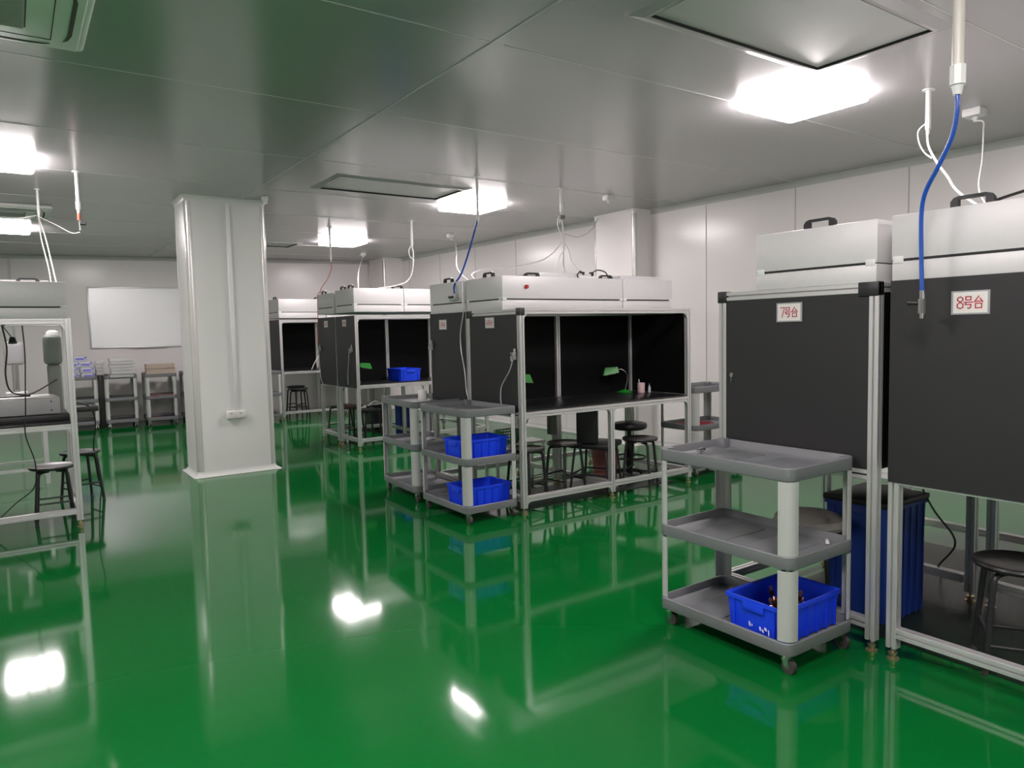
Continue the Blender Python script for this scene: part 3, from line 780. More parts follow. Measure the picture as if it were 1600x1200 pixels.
# ================================================================ DESK LAMPS AND SMALL THINGS ON TABLES
def desk_lamp(label, loc, rz, hd):
    t = thing('desk_lamp', label, 'desk lamp', loc, rz, 'green desk lamps')
    MB().lathe([(0, 0), (0.075, 0), (0.078, 0.008), (0.06, 0.018), (0.02, 0.026), (0.012, 0.034), (0, 0.034)], n=28).build('base', M['green'], t)
    pts = [(0, 0, 0.03), (0.025, 0, 0.12), (0.02, 0, 0.19), (-0.03, 0, 0.235), (-0.07, 0, 0.232)]
    MB().tube(pts, 0.0055, 10, 7).build('gooseneck', M['chrome'], t)
    m = MB()
    top = [(-0.075, -0.020), (-0.20, -0.030), (-0.20, 0.030), (-0.075, 0.020)]
    bot = [(-0.065, -0.038), (-0.225, -0.052), (-0.225, 0.052), (-0.065, 0.038)]
    A = [m.bm.verts.new((x, y, 0.262 + (x+0.075)*0.06)) for x, y in top]; B = [m.bm.verts.new((x, y, 0.205+(x+0.065)*0.16)) for x, y in bot]
    C_ = [m.bm.verts.new((x*0.97-0.004, y*0.85, 0.207+(x+0.065)*0.16)) for x, y in bot]
    for i in range(4):
        m.bm.faces.new((A[i], A[(i+1) % 4], B[(i+1) % 4], B[i])); m.bm.faces.new((B[i], B[(i+1) % 4], C_[(i+1) % 4], C_[i]))
    m.bm.faces.new(A); m.bm.faces.new(C_[::-1])
    sh = m.build('lamp_shade', M['green'], t, smooth=False)
    MB().cyl((-0.10, -0.008, 0.198), (-0.20, -0.008, 0.182), 0.008, n=12).build('tube', M['white'], sh)
    return t
l0 = desk_lamp('green desk lamp beside the pink cup on the middle booth table', (5.08, 5.36, 0.857), math.radians(-32), 0)
dup(l0, (3.62, 5.32, 0.857), math.radians(150), 'green desk lamp at the left end of the middle booth table')
dup(l0, (3.74, 9.1, 0.862), math.radians(160), 'green desk lamp on the table of the far bright hooded booth')
t = thing('pink_cup', 'pale pink cup with a white brush beside the green lamp on the middle booth', 'cup', (5.17, 5.22, 0.857))
MB().lathe([(0, 0), (0.034, 0), (0.036, 0.004), (0.038, 0.095), (0.0375, 0.10), (0.034, 0.10), (0.033, 0.01), (0, 0.01)], n=26).build('cup_body', M['pinkcup'], t)
MB().cyl((-0.01, 0, 0.012), (-0.022, 0.01, 0.135), 0.006, n=10).build('brush', M['white'], t)
t = thing('glass_vial', 'small glass vial right of the pink cup on the middle booth table', 'bottle', (5.255, 5.19, 0.857))
MB().lathe([(0, 0), (0.014, 0), (0.014, 0.05), (0.007, 0.062), (0.007, 0.075), (0, 0.075)], n=18).build('vial_body', M['clearbox'], t)
MB().cyl((0, 0, 0.0745), (0, 0, 0.09), 0.009, n=14).build('cap', M['chrome'], t)
# white cup on the trolley
t = thing('white_cup', 'white cylindrical cup standing on the trolley top beside the far booths', 'cup', (3.20, 6.15, 0.862))
MB().lathe([(0, 0), (0.040, 0), (0.0425, 0.004), (0.0435, 0.094), (0.042, 0.098), (0.038, 0.094), (0.037, 0.01), (0, 0.01)], n=28).build('cup_body', M['white'], t)
# paper on the trolley
tag(MB().box(3.02, 3.22, 5.93, 6.10, 0.863, 0.8645).build('paper_sheet', M['paper'], smooth=False), 'white paper sheet lying beside the white cup on the trolley top', 'paper')
# red cloth on right trolley's shelf
mb = MB()
n1, n2 = 14, 10; grid = []
for i in range(n1+1):
    row = []
    for j in range(n2+1):
        u, v = i/n1*2-1, j/n2*2-1
        rr_ = (1 - 0.10*math.sin(3*math.atan2(v, u)))
        x = 0.21*u*math.sqrt(1-v*v/2)*rr_; y = 0.16*v*math.sqrt(1-u*u/2)*rr_
        e_ = max(0.0, 1-(u*u+v*v)*0.5)
        z = 0.010+0.030*e_ + 0.008*math.sin(7*u+2*v)*e_
        row.append(mb.bm.verts.new((x, y, z)))
    grid.append(row)
for i in range(n1):
    for j in range(n2): mb.bm.faces.new((grid[i][j], grid[i+1][j], grid[i+1][j+1], grid[i][j+1]))
ex = bmesh.ops.extrude_face_region(mb.bm, geom=mb.bm.faces[:])
for v in [g for g in ex['geom'] if isinstance(g, bmesh.types.BMVert)]: v.co.z = 0.0015
tag(mb.build('folded_cloth', M['darkred'], None, loc=(5.78, 5.06, 0.4825)), 'dark red cloth heaped on the shelf of the trolley right of the middle booth', 'cloth')
# white clip on near trolley middle shelf
t = thing('white_connector', 'small white plastic connector on the middle shelf of the nearest trolley', 'connector', (3.075, 1.90, 0.4825), 0.6)
MB().box(-0.02, 0.02, -0.008, 0.008, 0, 0.012, 0.002).build('block', M['white'], t)
MB().cyl((0.018, 0, 0.006), (0.034, 0, 0.006), 0.006, n=12).build('tip', M['white'], t)
# dark items on the top tray far corner
t = thing('metal_fitting', 'small metal fitting on the top tray of the nearest trolley, far corner', 'fitting', (2.86, 2.47, 0.862), 0.2)
MB().cyl((-0.02, 0, 0.012), (0.02, 0, 0.012), 0.011, n=16).build('body', M['chrome'], t)
MB().cyl((0.019, 0, 0.012), (0.04, 0, 0.012), 0.008, n=12).build('collar', M['plastic_black'], t)
# things under the far pair of booths
t = thing('black_tool_box', 'black open box on the floor behind the far bright hooded booth', 'box', (4.62, 10.35, 0.001))
MB().box(-0.15, 0.15, -0.13, -0.12, 0, 0.40).box(-0.15, 0.15, 0.12, 0.13, 0, 0.40).box(-0.15, -0.14, -0.12, 0.12, 0, 0.40).box(0.14, 0.15, -0.12, 0.12, 0, 0.40).box(-0.15, 0.15, -0.13, 0.13, 0, 0.01).build('box_walls', M['plastic_black'], t, smooth=False)
MB().tube([(-0.12, 0.125, 0.39), (0, 0.125, 0.46), (0.12, 0.125, 0.39)], 0.008).build('handle', M['white_hose'], t)
t = thing('green_basket', 'green plastic basket with openwork sides under the middle booths', 'basket', (4.02, 5.92, 0.40))
mb = MB(); mb.box(-0.11, 0.11, -0.08, 0.08, 0, 0.006)
for k_ in range(9):
    x = -0.11+0.22*k_/8
    for y in (-0.08, 0.08): mb.box(x-0.004, x+0.004, y-0.003, y+0.003, 0, 0.12)
for k_ in range(7):
    y = -0.08+0.16*k_/6
    for x in (-0.11, 0.11): mb.box(x-0.003, x+0.003, y-0.004, y+0.004, 0, 0.12)
for z in (0.03, 0.06, 0.09, 0.12):
    for y in (-0.08, 0.08): mb.box(-0.113, 0.113, y-0.004, y+0.004, z-0.005, z+0.005)
    for x in (-0.11, 0.11): mb.box(x-0.004, x+0.004, -0.083, 0.083, z-0.005, z+0.005)
mb.build('basket_weave', M['green_basket'], t, smooth=False)
t2 = thing('steel_undershelf', 'grey steel low shelf stand holding the green basket under the middle booths', 'stand', (4.05, 5.92, 0))
MB().box(-0.25, 0.35, -0.12, 0.12, 0.375, 0.399, 0.003).build('shelf', M['alu'], t2)
for sx in (-0.23, 0.33):
    for sy in (-0.10, 0.10): MB().box(sx-0.012, sx+0.012, sy-0.012, sy+0.012, 0, 0.375).build('leg', M['alu'], t2)
# control box on the pillar post under the middle booth
def cbox(label, loc):
    t = thing('control_box', label, 'electrical box', loc)
    MB().box(-0.035, 0.035, -0.03, 0.03, -0.16, 0.16, 0.004).build('housing', M['machine_green'], t)
    MB().box(-0.02, 0.02, -0.034, -0.030, 0.04, 0.12, 0.001).build('cover', M['machine'], t)
cbox('grey electrical box on the rear post under the middle booth table', (4.245, 5.50, 0.66))

# ================================================================ LEFT BOOTH CONTENTS
t = thing('bench_instrument', 'long grey metal instrument case on the left booth table', 'instrument', (-0.42, 7.13, 0.857))
MB().box(-0.72, 0.72, -0.17, 0.22, 0.055, 0.185, 0.006).build('case', M['machine'], t)
MB().box(-0.78, 0.78, -0.22, 0.26, 0.0, 0.05, 0.004).build('plinth', M['plastic_black'], t)
MB().box(-0.70, 0.70, -0.13, 0.18, 0.186, 0.196, 0.003).build('top_plate', M['alu'], t)
b = MB()
for z in (0.085, 0.155): b.cyl((0.66, -0.173, z), (0.66, -0.168, z), 0.006, n=12)
b.build('screw', M['slot'], t)
t = thing('upright_machine', 'grey green upright machine column standing right of the instrument at left', 'machine', (0.30, 7.485, 0.857))
MB().box(-0.055, 0.045, -0.07, 0.07, 0, 0.44, 0.02, 3).build('column', M['machine_green'], t)
MB().box(-0.075, 0.06, -0.09, 0.09, 0.441, 0.70, 0.035, 4).build('head', M['machine_green'], t)
MB().lathe([(0, 0.70), (0.05, 0.70), (0.045, 0.725), (0.02, 0.74), (0, 0.74)], n=20).build('white_cap', M['white'], t)
# second bench behind the left booth with a drill-like arm
t = thing('steel_workbench', 'grey steel bench behind the left booth carrying machines', 'workbench', (-0.62, 9.35, 0))
MB().box(-0.9, 0.9, -0.35, 0.35, 0.80, 0.84, 0.004).build('bench_top', M['machine'], t)
for sx in (-0.86, 0.86):
    for sy in (-0.31, 0.31): MB().box(sx-0.02, sx+0.02, sy-0.02, sy+0.02, 0, 0.80).build('leg', M['alu'], t)
MB().box(-0.84, 0.84, -0.325, -0.295, 0.15, 0.18).box(-0.84, 0.84, 0.295, 0.325, 0.15, 0.18).build('lower_rail', M['alu'], t)
t = thing('bench_press', 'pale bench press with a vertical spindle on the bench behind the left booth', 'machine', (0.02, 9.35, 0.841))
MB().box(-0.13, 0.13, -0.16, 0.20, 0, 0.05, 0.008).build('base_plate', M['white'], t)
MB().cyl((0, 0.12, 0.05), (0, 0.12, 0.42), 0.03, n=20).build('column', M['chrome'], t)
MB().box(-0.09, 0.09, -0.14, 0.17, 0.42, 0.66, 0.03, 3).build('head', M['machine'], t)
MB().cyl((0, -0.07, 0.24), (0, -0.07, 0.42), 0.014, n=14).cyl((0, -0.07, 0.18), (0, -0.07, 0.24), 0.006, n=10).build('spindle', M['chrome'], t)
MB().box(-0.10, 0.10, -0.12, 0.04, 0.10, 0.13, 0.004).build('work_table', M['alu'], t)
t = thing('white_tube_fixture', 'white vertical tube standing beside the press behind the left booth', 'tube', (-0.17, 9.2, 0.841))
MB().cyl((0, 0, 0), (0, 0, 0.02), 0.06, n=20).build('foot', M['machine'], t)
MB().cyl((0, 0, 0.02), (0, 0, 0.52), 0.012, n=12).build('rod', M['chrome'], t)
MB().cyl((0, 0, 0.52), (0, 0, 0.70), 0.035, n=22).build('tube', M['white'], t)
t = thing('swing_arm_lamp', 'small dark-headed lamp hanging from a thin arm in the left booth', 'lamp', (-0.02, 7.2, 1.655))
MB().tube([(-0.03, 0, -0.02), (0.0, 0, -0.07), (0.03, 0, -0.12)], 0.005, 8, 4).box(-0.04, -0.01, -0.02, 0.02, -0.02, 0.0, 0.002).build('arm', M['chrome'], t)
MB().cyl((0.03, 0, -0.115), (0.032, -0.01, -0.165), 0.018, 0.032, 20).build('lamp_head', M['plastic_black'], t)
cable('power_cable', [(0.31, 7.40, 1.17), (0.10, 7.05, 1.075), (-0.10, 6.98, 1.065), (-0.30, 6.98, 1.06), (-0.5, 7.1, 1.057)], 0.006, M['plastic_black'], 'black cable running from the upright machine down onto the instrument case at left')
cable('power_cable', [(-0.05, 6.80, 1.63), (-0.03, 6.82, 1.45), (-0.05, 6.85, 1.25), (-0.02, 6.90, 1.11), (0.10, 6.98, 1.07), (0.02, 7.02, 1.062), (-0.1, 7.05, 1.062)], 0.006, M['plastic_black'], 'black cable hanging from the left booth beam at the very edge of the picture')
cable('power_cable', [(0.08, 6.93, 1.63), (0.085, 6.93, 1.4), (0.07, 6.93, 1.1), (0.06, 6.74-0.03, 0.95), (0.05, 6.70, 0.78), (0.10, 6.72, 0.55), (0.08, 6.8, 0.35), (-0.05, 6.9, 0.22), (-0.25, 7.0, 0.01)], 0.0045, M['plastic_black'], 'thin black cable hanging the whole height of the left booth front')
cable('power_cable', [(0.44, 7.5, 0.95), (0.55, 7.6, 0.9), (0.60, 7.7, 0.75), (0.58, 7.8, 0.5), (0.62, 8.1, 0.2), (0.66, 8.3, 0.01)], 0.006, M['plastic_black'], 'black cable arching down right of the left booth to the floor')
t = thing('bench_tray', 'black tray sticking out of the left booth side at table height', 'tray', (0.48, 7.70, 0.89))
MB().box(-0.09, 0.12, -0.10, 0.10, 0.0, 0.045, 0.004).build('tray_body', M['plastic_black'], t)
MB().box(-0.088, -0.06, -0.012, 0.012, -0.04, 0.0).build('support', M['alu'], t)
bpy.data.objects['bench_tray'].location = (0.50, 7.66, 0.858)

# ================================================================ BACK WALL
wb = thing('whiteboard', 'large whiteboard on the back wall left of the pillar', 'whiteboard', (2.08, bw(2.08)-0.012, 1.905), math.atan2(YB1-YB0, 6.5))
MB().box(-0.90, 0.90, -0.012, 0.0, -0.53, 0.53, 0.002).build('writing_surface', M['board'], wb, smooth=False)
f = MB()
for X0, X1, Z0, Z1 in ((-.925, .925, .53, .555), (-.925, .925, -.555, -.53), (-.925, -.90, -.53, .53), (.90, .925, -.53, .53)): f.box(X0, X1, -0.018, 0.005, Z0, Z1, 0.003)
f.build('frame', M['alu'], wb)
MB().box(-0.3, 0.3, -0.07, -0.018, -0.555, -0.545, 0.002).build('pen_ledge', M['alu'], wb)
# stack of tan trays
def thin_tray(x, y, z, label, m, grp, w_=0.225, d_=0.16, rz=-0.05):
    t = thing('thin_tray', label, 'tray', (x, y, z), rz, grp)
    MB().box(-w_, w_, -d_, d_, 0.0, 0.004).box(-w_, w_, -d_, -d_+0.006, 0.004, 0.016).box(-w_, w_, d_-0.006, d_, 0.004, 0.016).box(-w_, -w_+0.006, -d_+.006, d_-.006, 0.004, 0.016).box(w_-0.006, w_, -d_+.006, d_-.006, 0.004, 0.016).build('tray_body', m, t, smooth=False)
    return t
tt = thin_tray(2.13, 14.02, 0.862, 'thin tan tray in the tall stack on the trolley below the whiteboard', M['tan'], 'tan trays stacked below the whiteboard')
for k_ in range(1, 11): dup(tt, (2.13+random.uniform(-.006, .006), 14.02+random.uniform(-.01, .01), 0.862+0.0185*k_), -0.05+random.uniform(-.02, .02))
for k_ in range(3):
    if k_ == 0: tb = thin_tray(2.14, 14.02, 0.4825, 'brown tray on the middle shelf below the stack of tan trays', M['brown'], 'brown trays on the middle shelf', 0.20, 0.2)
    else: dup(tb, (2.14, 14.02, 0.4825+0.0185*k_), -0.04)
for k_ in range(1): thin_tray(2.14, 14.03, 0.1055, 'brown tray on the lowest shelf below the stack of tan trays', M['brown'], None, 0.20, 0.2)
# translucent sheet bundles
def soft_block(name, label, loc, sx, sy, sz, m, cat, grp=None, rz=0.0, layers=6):
    t = thing(name, label, cat, loc, rz, grp)
    mb = MB()
    for k_ in range(layers):
        z0 = sz*k_/layers; z1 = sz*(k_+1)/layers-0.002
        dx, dy = random.uniform(-.012, .012), random.uniform(-.012, .012)
        mb.box(-sx/2+dx, sx/2+dx, -sy/2+dy, sy/2+dy, z0, z1, 0.008, 2)
    mb.build('wrapped_sheets', m, t)
    return t
soft_block('plastic_sheet_bundle', 'bundle of translucent plastic sheets piled below the whiteboard corner', (1.53, 14.05, 0.862), 0.36, 0.34, 0.33, M['clear'], 'plastic bundle')
bx = thing('dark_carton', 'dark carton standing between the two left trolleys at the back wall', 'carton', (1.225, 14.28, 0))
MB().box(-0.035, 0.035, -0.14, 0.14, 0, 0.90, 0.004).build('carton_body', M['plastic_black'], bx)
MB().box(-0.036, 0.036, -0.02, 0.02, 0.9, 0.902).build('tape', M['tan'], bx)
t = soft_block('plastic_sheet_bundle', 'sagging clear plastic bundle left of the tidy sheet pile', (1.225, 14.28, 0.903), 0.12, 0.26, 0.24, M['clear'], 'plastic bundle', None, 0.0, 4)
# packs with violet labels on the leftmost trolley
pk = thing('labelled_pack', 'clear pack with violet label piled on the trolley behind the left booth', 'pack', (0.80, 14.1, 0.862), 0, 'violet labelled packs')
MB().box(-0.10, 0.10, -0.12, 0.12, 0, 0.095, 0.02, 3).build('pack_body', M['clearbox'], pk)
MB().box(-0.07, 0.05, -0.122, -0.1195, 0.03, 0.06).box(0.06, 0.085, -0.122, -0.1195, 0.05, 0.085).build('label', M['purple'], pk)
for k_, (dx, dz, rz) in enumerate([(0.22, 0, 0.1), (0.01, 0.096, -0.1), (0.21, 0.096, 0.12), (0.02, 0.192, 0.06), (0.22, 0.192, -0.08), (0.12, 0.288, 0.1)]):
    dup(pk, (0.80+dx, 14.1, 0.862+dz), rz)
# clear box with blue lid
t = thing('storage_box', 'clear storage box with a blue lid on the trolley partly behind the pillar', 'storage box', (2.72, 13.92, 0.862))
MB().box(-0.16, 0.16, -0.11, 0.11, 0, 0.10, 0.008).build('box_body', M['clearbox'], t)
MB().box(-0.10, 0.10, -0.06, 0.06, 0.101, 0.135, 0.006).build('lid', M['blue'], t)
# pipes in the far corner
for x, y, l in ((5.78, 13.9, 'left thin white riser pipe in the far right corner'), (6.02, 13.9, 'right thin white riser pipe in the far right corner')):
    pass

# ================================================================ PILLAR FITTINGS
t = thing('cable_trunking', 'white vertical cable trunking down the front of the pillar', 'cable trunking', (2.0, 8.25, 0))
MB().box(-0.020, 0.020, -0.018, 0.0, 0.70, CEIL-0.062, 0.003).build('cover', M['white'], t)
MB().box(-0.024, 0.024, -0.006, 0.0, 0.70, CEIL-0.062).build('backing', M['pillar_trim'], t)
t = thing('double_socket', 'white double switch box at the foot of the pillar trunking', 'socket', (1.985, 8.25, 0.655))
MB().box(-0.098, 0.098, -0.032, 0.0, -0.043, 0.043, 0.004).build('housing', M['white'], t)
for sx in (-1, 1):
    p_ = MB().box(sx*0.049-0.045, sx*0.049+0.045, -0.038, -0.0325, -0.039, 0.039, 0.002).build('face_plate', M['paper'], t)
    MB().box(sx*0.049-0.014, sx*0.049-0.002, -0.0395, -0.0385, 0.008, 0.020).box(sx*0.049+0.004, sx*0.049+0.014, -0.0395, -0.0385, 0.010, 0.018).build('outlet_hole', M['seam_dark'], p_)
t = thing('side_trunking', 'thin white pipe down the right side of the pillar near its top', 'pipe', (2.425, 8.42, 0))
MB().cyl((0, 0, 2.45), (0, 0, CEIL-0.06), 0.011, n=12).build('pipe', M['white_hose'], t)
MB().cyl((0, 0, 2.40), (0, 0, 2.46), 0.016, n=12).build('end_cap', M['white'], t)

# ================================================================ HANGING CONDUITS AND HOSES
drop(2.93, 1.31, 2.42, 0.020, 'thick cream pipe hanging at the upper right with the blue hose', M['beige_pipe'], 0.028)
h_ = thing('blue_air_hose', 'blue air hose hanging from the thick pipe before the number 8 plate', 'air hose', (0, 0, 0))
MB().tube([(2.93, 1.31, 2.34), (2.932, 1.31, 2.28), (2.94, 1.331, 2.186), (2.95, 1.384, 2.087), (2.965, 1.434, 2.006), (2.98, 1.455, 1.924), (2.985, 1.455, 1.762), (2.98, 1.447, 1.615)], 0.0085, 12, 8).build('hose', M['blue_hose'], h_)
c = MB().cyl((2.98, 1.447, 1.625), (2.98, 1.447, 1.590), 0.010, n=12).cyl((2.98, 1.447, 1.592), (2.98, 1.447, 1.535), 0.014, n=8).cyl((2.98, 1.447, 1.535), (2.98, 1.447, 1.515), 0.008, n=12)
c = c.build('coupler', M['chrome'], h_)
MB().cyl((2.975, 1.455, 1.575), (2.965, 1.495, 1.578), 0.006, 0.009, 10).build('valve_lever', M['plastic_black'], c)

drop(4.98, 2.40, 2.80, 0.017, 'white pipe hanging right of the brightest light, two white hoses below it')
cable('white_air_hose', [(4.98, 2.405, 2.73), (4.95, 2.38, 2.635), (4.85, 2.288, 2.515), (4.7, 2.149, 2.376), (4.5, 1.976, 2.219), (4.25, 1.60, 1.965)], 0.0075, M['white_hose'], 'thick white hose running down right to the top of the number 8 booth', 'hose')
cable('white_air_hose', [(4.985, 2.42, 2.79), (5.0, 2.471, 2.756), (4.99, 2.461, 2.682), (4.93, 2.398, 2.596), (4.87, 2.321, 2.536)], 0.0045, M['white_hose'], 'thin looped white hose beside the thick one at upper right', 'hose')
cable('white_cable', [(5.73, 2.44, 2.92), (5.72, 2.384, 2.899), (5.65, 2.35, 2.815), (5.2, 2.166, 2.53), (4.6, 1.925, 2.234), (4.1, 1.60, 1.965)], 0.0055, M['white_hose'], 'white cable from the far right junction box down behind the number 8 booth')

drop(0.565, 7.575, 2.72, 0.016, 'white pipe with a red tip hanging at left beside the bright light', None, 0.020)
t = thing('red_tip_valve', 'small red and black valve at the end of the left hanging pipe', 'valve', (0.565, 7.575, 0))
MB().cyl((0, 0, 2.635), (0, 0, 2.575), 0.014, n=12).build('red_sleeve', M['red_hose'], t)
MB().cyl((0, 0, 2.575), (0, 0, 2.49), 0.009, n=12).build('nozzle', M['chrome'], t)
MB().cyl((0.008, 0, 2.545), (0.05, -0.01, 2.545), 0.016, n=12).build('lever', M['plastic_black'], t)

drop(3.79, 6.02, 2.64, 0.013, 'pipe in front of the middle ceiling light carrying a blue hose', None, 0.016)
t = thing('blue_air_hose', 'blue air hose dropping onto the hood of the middle booths', 'air hose', (0, 0, 0))
MB().tube([(3.79, 6.03, 2.58), (3.62, 5.894, 2.307), (3.47, 5.808, 2.057), (3.335, 5.72, 1.93), (3.318, 5.70, 1.84)], 0.0085, 10, 8).build('hose', M['blue_hose'], t)
cc = MB().cyl((3.318, 5.69, 1.85), (3.318, 5.69, 1.80), 0.013, n=10).cyl((3.318, 5.66, 1.805), (3.318, 5.78, 1.80), 0.014, n=10).build('coupler', M['chrome'], t)
MB().box(3.305, 3.33, 5.70, 5.80, 1.815, 1.83, 0.003).build('valve_lever', M['plastic_black'], cc)
cable('white_cable', [(5.60, 9.68, 2.92), (5.55, 9.469, 2.879), (5.0, 8.506, 2.569), (4.2, 7.127, 2.217), (3.75, 6.1, 1.968)], 0.006, M['white_hose'], 'white cable from the ceiling box to the hood of the rear middle booth')
cable('grey_cable', [(3.338, 5.58, 1.95), (3.325, 5.57, 1.80), (3.33, 5.57, 1.68), (3.325, 5.62, 1.50), (3.325, 5.62, 1.35), (3.322, 5.56, 1.15), (3.322, 5.54, 0.98), (3.322, 5.50, 0.90)], 0.005, M['alu'], 'thin grey cable down the seam between the two middle booths')
# clamps on the black side panels
def clamp(label, x, y, z):
    t = thing('hose_clamp', label, 'clamp', (x, y, z))
    MB().box(-0.022, 0.0, -0.018, 0.018, -0.03, 0.03, 0.004).box(-0.03, -0.018, -0.03, -0.012, 0.0, 0.06, 0.003).box(-0.03, -0.018, 0.010, 0.032, -0.045, 0.0, 0.003).build('clamp_body', M['machine'], t)
    MB().cyl((-0.024, 0.0, -0.02), (-0.024, 0.03, 0.03), 0.006, n=8).build('clamp_lever', M['chrome'], t)
clamp('grey hose clamp on the black side of the red-buttoned middle booth', 3.348, 4.80, 1.30)
cable('grey_cable', [(3.322, 4.80, 1.27), (3.322, 4.85, 1.18), (3.322, 4.97, 1.05), (3.322, 4.99, 0.96), (3.322, 4.985, 0.90)], 0.005, M['alu'], 'thin grey cable hanging from the clamp on the red-buttoned booth')
clamp('grey hose clamp at the far edge of the rear middle booth side', 3.338, 6.18, 1.37)
cable('grey_cable', [(3.322, 6.18, 1.34), (3.322, 6.185, 1.1), (3.322, 6.18, 0.92)], 0.005, M['alu'], 'thin grey cable from the clamp on the rear middle booth')
clamp('dark hose clamp on the front far numbered booth side', 3.612, 8.84, 1.31)
cable('grey_cable', [(3.596, 8.92, 1.33), (3.596, 8.94, 1.2), (3.596, 8.99, 1.0), (3.596, 9.0, 0.85)], 0.005, M['alu'], 'thin grey cable on the side of the far bright hooded booth')
clamp('dark hose clamp on the rear far numbered booth side', 3.612, 10.0, 1.31)
cable('grey_cable', [(3.596, 10.02, 1.34), (3.596, 10.04, 1.1), (3.596, 9.98, 0.86), (3.596, 9.8, 0.78)], 0.005, M['alu'], 'thin grey cable on the side of the rear far booth')

drop(4.87, 6.07, 2.80, 0.017, 'white pipe hanging above the middle booth with a bundle of cables')
t = thing('pipe_clamp', 'dark clamp at the end of the pipe above the middle booth', 'clamp', (4.87, 6.07, 2.73))
MB().box(-0.03, 0.03, -0.02, 0.02, -0.06, -0.02, 0.006).build('clamp_body', M['seam_dark'], t)
MB().cyl((-0.02, 0, -0.06), (-0.03, 0, -0.10), 0.010, n=10).build('bolt', M['white'], t)
P0 = (4.87, 6.07, 2.66)
cable('white_cable', [P0, (4.87, 6.04, 2.483), (4.8, 5.969, 2.273), (4.7, 5.838, 2.126), (4.60, 5.5, 1.965)], 0.006, M['white_hose'], 'white cable dropping straight from the clamp above the middle booth')
cable('white_cable', [(4.85, 6.095, 2.70), (4.84, 6.107, 2.624), (4.86, 6.081, 2.514), (4.87, 6.022, 2.361), (4.8, 6.023, 2.278), (4.68, 5.929, 2.126), (4.62, 5.9, 1.965)], 0.0045, M['white_hose'], 'white cable looping left of the clamp above the middle booth')
cable('white_cable', [(4.88, 6.043, 2.43), (4.86, 5.937, 2.305), (4.8, 5.814, 2.179), (4.72, 5.45, 1.965)], 0.0045, M['white_hose'], 'white cable branching right towards the power strip on the hood')
cable('white_cable', [(4.86, 6.062, 2.432), (4.7, 6.036, 2.295), (4.5, 6.017, 2.206), (4.2, 6.048, 2.147), (3.9, 6.059, 2.12), (3.6, 5.84, 2.045), (3.48, 5.60, 1.965)], 0.006, M['white_hose'], 'long white cable sweeping left over the middle booth hood')
cable('grey_cable', [(4.88, 6.031, 2.509), (5.3, 6.301, 2.538), (5.9, 6.771, 2.719), (6.47, 7.307, 2.955)], 0.005, M['cove'], 'grey cable sagging from the clamp to the top of the wall column')
t = thing('power_strip', 'small white power strip with black plugs on the middle booth hood', 'power strip', (4.42, 5.16, 1.962))
MB().box(-0.11, 0.11, -0.03, 0.03, 0, 0.03, 0.004).build('strip_body', M['white'], t)
for dx in (-0.05, 0.06): MB().box(dx-0.02, dx+0.02, -0.015, 0.015, 0.031, 0.07, 0.006).build('plug', M['plastic_black'], t)
cable('black_cable', [(4.48, 5.16, 2.02), (4.54, 5.14, 2.05), (4.62, 5.12, 2.03), (4.65, 5.11, 1.968)], 0.006, M['plastic_black'], 'short black cable arching from the power strip on the hood')
cable('black_cable', [(4.37, 5.16, 2.02), (4.33, 5.14, 2.035), (4.28, 5.12, 2.0), (4.27, 5.1, 1.97)], 0.006, M['plastic_black'], 'black cable curling left from the power strip on the hood')

drop(4.49, 8.80, 2.73, 0.017, 'white pipe hanging right of the smallest light with a long white hose')
cable('white_air_hose', [(4.49, 8.805, 2.66), (4.50, 8.79, 2.56), (4.5, 8.84, 2.325), (4.42, 8.861, 2.197), (4.2, 8.80, 2.13), (4.0, 8.85, 2.102)], 0.009, M['white_hose'], 'white hose curving down onto the bright hood of the far booth', 'hose')
cable('white_air_hose', [(4.47, 8.80, 2.67), (4.44, 8.80, 2.60), (4.46, 8.81, 2.53), (4.52, 8.81, 2.47)], 0.007, M['white_hose'], 'small white hose loop below the pipe above the far booth', 'hose')
cable('white_cable', [(5.42, 12.62, 2.92), (5.0, 11.83, 2.60), (4.4, 10.446, 2.237), (4.25, 10.0, 2.083)], 0.006, M['white_hose'], 'white cable from the far ceiling box to the far booths hood')
drop(3.74, 9.82, 2.60, 0.015, 'thin white pipe left of the smallest light with red hose', None, 0.018)
cable('red_air_hose', [(3.74, 9.82, 2.52), (3.735, 9.80, 2.42), (3.70, 9.86, 2.29), (3.64, 9.95, 2.17), (3.63, 10.0, 2.09)], 0.005, M['red_hose'], 'red hose hanging to the rear far booth hood', 'hose')
cable('red_air_hose', [(3.635, 9.98, 2.12), (3.596, 10.0, 2.06), (3.594, 10.02, 1.8), (3.594, 10.03, 1.55), (3.594, 10.02, 1.38)], 0.0045, M['red_hose'], 'red hose running down the side of the rear far booth', 'hose')
cable('white_cable', [(4.86, 12.86, 1.78), (4.84, 12.82, 1.6), (4.70, 12.80, 1.3), (4.52, 12.80, 1.05), (4.45, 12.84, 0.885)], 0.008, M['white_hose'], 'white cable across the open front of the farthest booth')

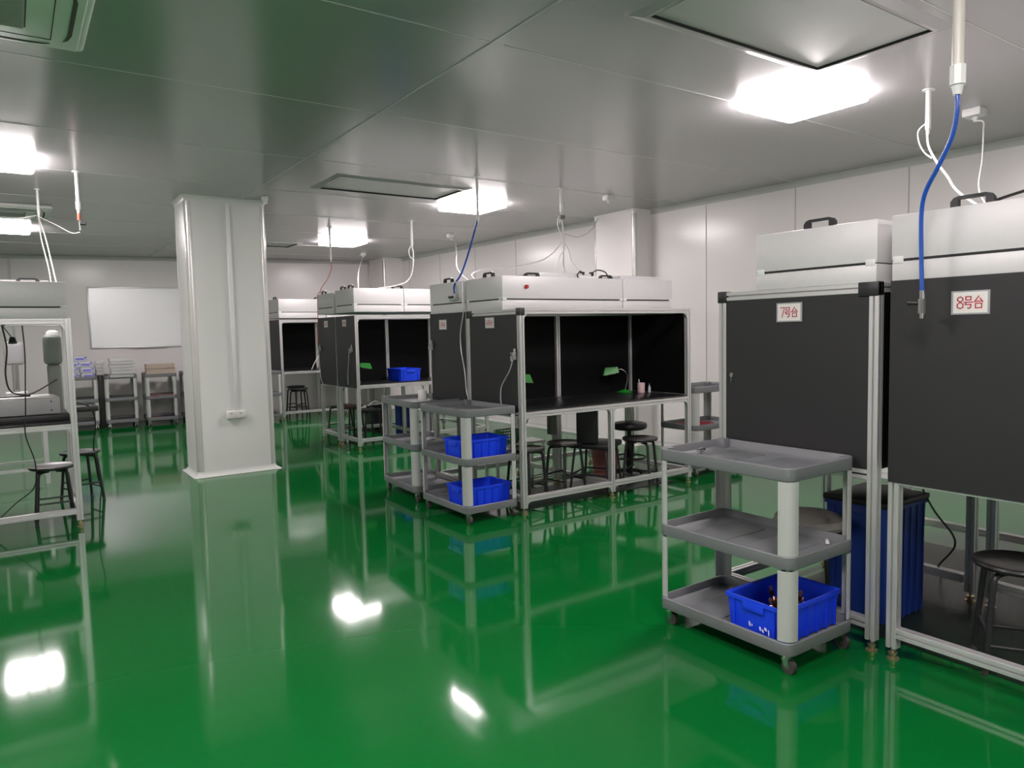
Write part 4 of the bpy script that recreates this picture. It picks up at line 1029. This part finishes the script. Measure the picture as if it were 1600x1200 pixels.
# left: white lines over the left booth
drop(0.30, 8.60, 2.80, 0.012, 'small hook on the ceiling where white cords meet at left', None, 0.014)
cable('ceiling_cable', [(0.30, 8.60, 2.73), (0.42, 8.3, 2.62), (0.52, 7.9, 2.50), (0.565, 7.60, 2.47)], 0.004, M['white_hose'], 'white cord stretched from the hook to the red tipped pipe')
cable('ceiling_cable', [(0.28, 8.60, 2.74), (0.10, 8.5, 2.68), (-0.15, 8.3, 2.60)], 0.004, M['white_hose'], 'white cord stretched from the hook towards the left edge')
cable('ceiling_cable', [(0.30, 8.60, 2.72), (0.32, 8.0, 2.45), (0.33, 7.4, 2.15), (0.34, 7.1, 1.968)], 0.005, M['white_hose'], 'right white cord dropping from the hook to the left booth hood')
cable('ceiling_cable', [(0.295, 8.60, 2.72), (0.285, 8.0, 2.45), (0.30, 7.4, 2.15), (0.30, 7.05, 1.968)], 0.004, M['white_hose'], 'left white cord dropping from the hook to the left booth hood')

# right booths: box with cable on the hood, glassy things below
t = thing('wall_socket_strip', 'white socket block on the hood of the nearest booth at the right edge', 'socket', (3.35, 1.16, 1.959))
MB().box(-0.03, 0.03, -0.10, 0.05, 0.0, 0.05, 0.004).build('block', M['white'], t)
for dy in (-0.06, -0.02, 0.02): MB().cyl((-0.0305, dy, 0.022), (-0.034, dy, 0.022), 0.006, n=10).build('socket_hole', M['slot'], t)
cable('black_cable', [(3.20, 1.30, 1.965), (3.25, 1.24, 1.99), (3.30, 1.15, 2.015), (3.32, 1.05, 2.015)], 0.006, M['plastic_black'], 'black cable rising from the handle of the nearest booth hood')
# thin dark sheets added to paint the shade on the floor below the tables
def shade_sheet(x0, x1, y0, y1, l):
    tag(MB().box(x0, x1, y0, y1, 0.0, 0.005, 0.002).build('floor_shade_sheet', M['mat']), l, 'shade sheet', 'dark shade sheets added under the booths')
shade_sheet(3.34, 5.05, 0.90, 2.48, 'added dark sheet imitating shade under the number 7 and number 8 booths')
shade_sheet(3.42, 5.26, 4.88, 5.50, 'added dark sheet imitating shade under the middle booth with the red button')
# cables on the floor below the tables
for i, (p, l) in enumerate([
    ([(3.75, 5.35, 0.80), (3.78, 5.38, 0.55), (3.70, 5.42, 0.40), (3.66, 5.36, 0.30)], 'thin black cable hanging under the left end of the middle booth table'),
    ([(3.95, 5.40, 0.80), (3.86, 5.42, 0.6), (3.74, 5.42, 0.45), (3.66, 5.40, 0.28)], 'second black cable under the left end of the middle booth table'),
    ([(4.15, 5.8, 0.01), (4.4, 5.95, 0.012), (4.7, 5.8, 0.01), (5.0, 5.9, 0.01)], 'black cable lying on the floor behind the middle booth'),
    ([(3.8, 1.9, 0.8), (3.85, 1.8, 0.55), (4.0, 1.75, 0.35), (4.15, 1.9, 0.15), (4.4, 2.0, 0.01)], 'black cable hanging behind the nearest booth posts'),
    ([(3.75, 9.5, 0.8), (3.72, 9.6, 0.6), (3.85, 9.7, 0.45), (3.8, 9.9, 0.2), (3.9, 10.0, 0.01)], 'black cable hanging below the far pair of booths')]):
    cable('power_cable', p, 0.005, M['plastic_black'], l)
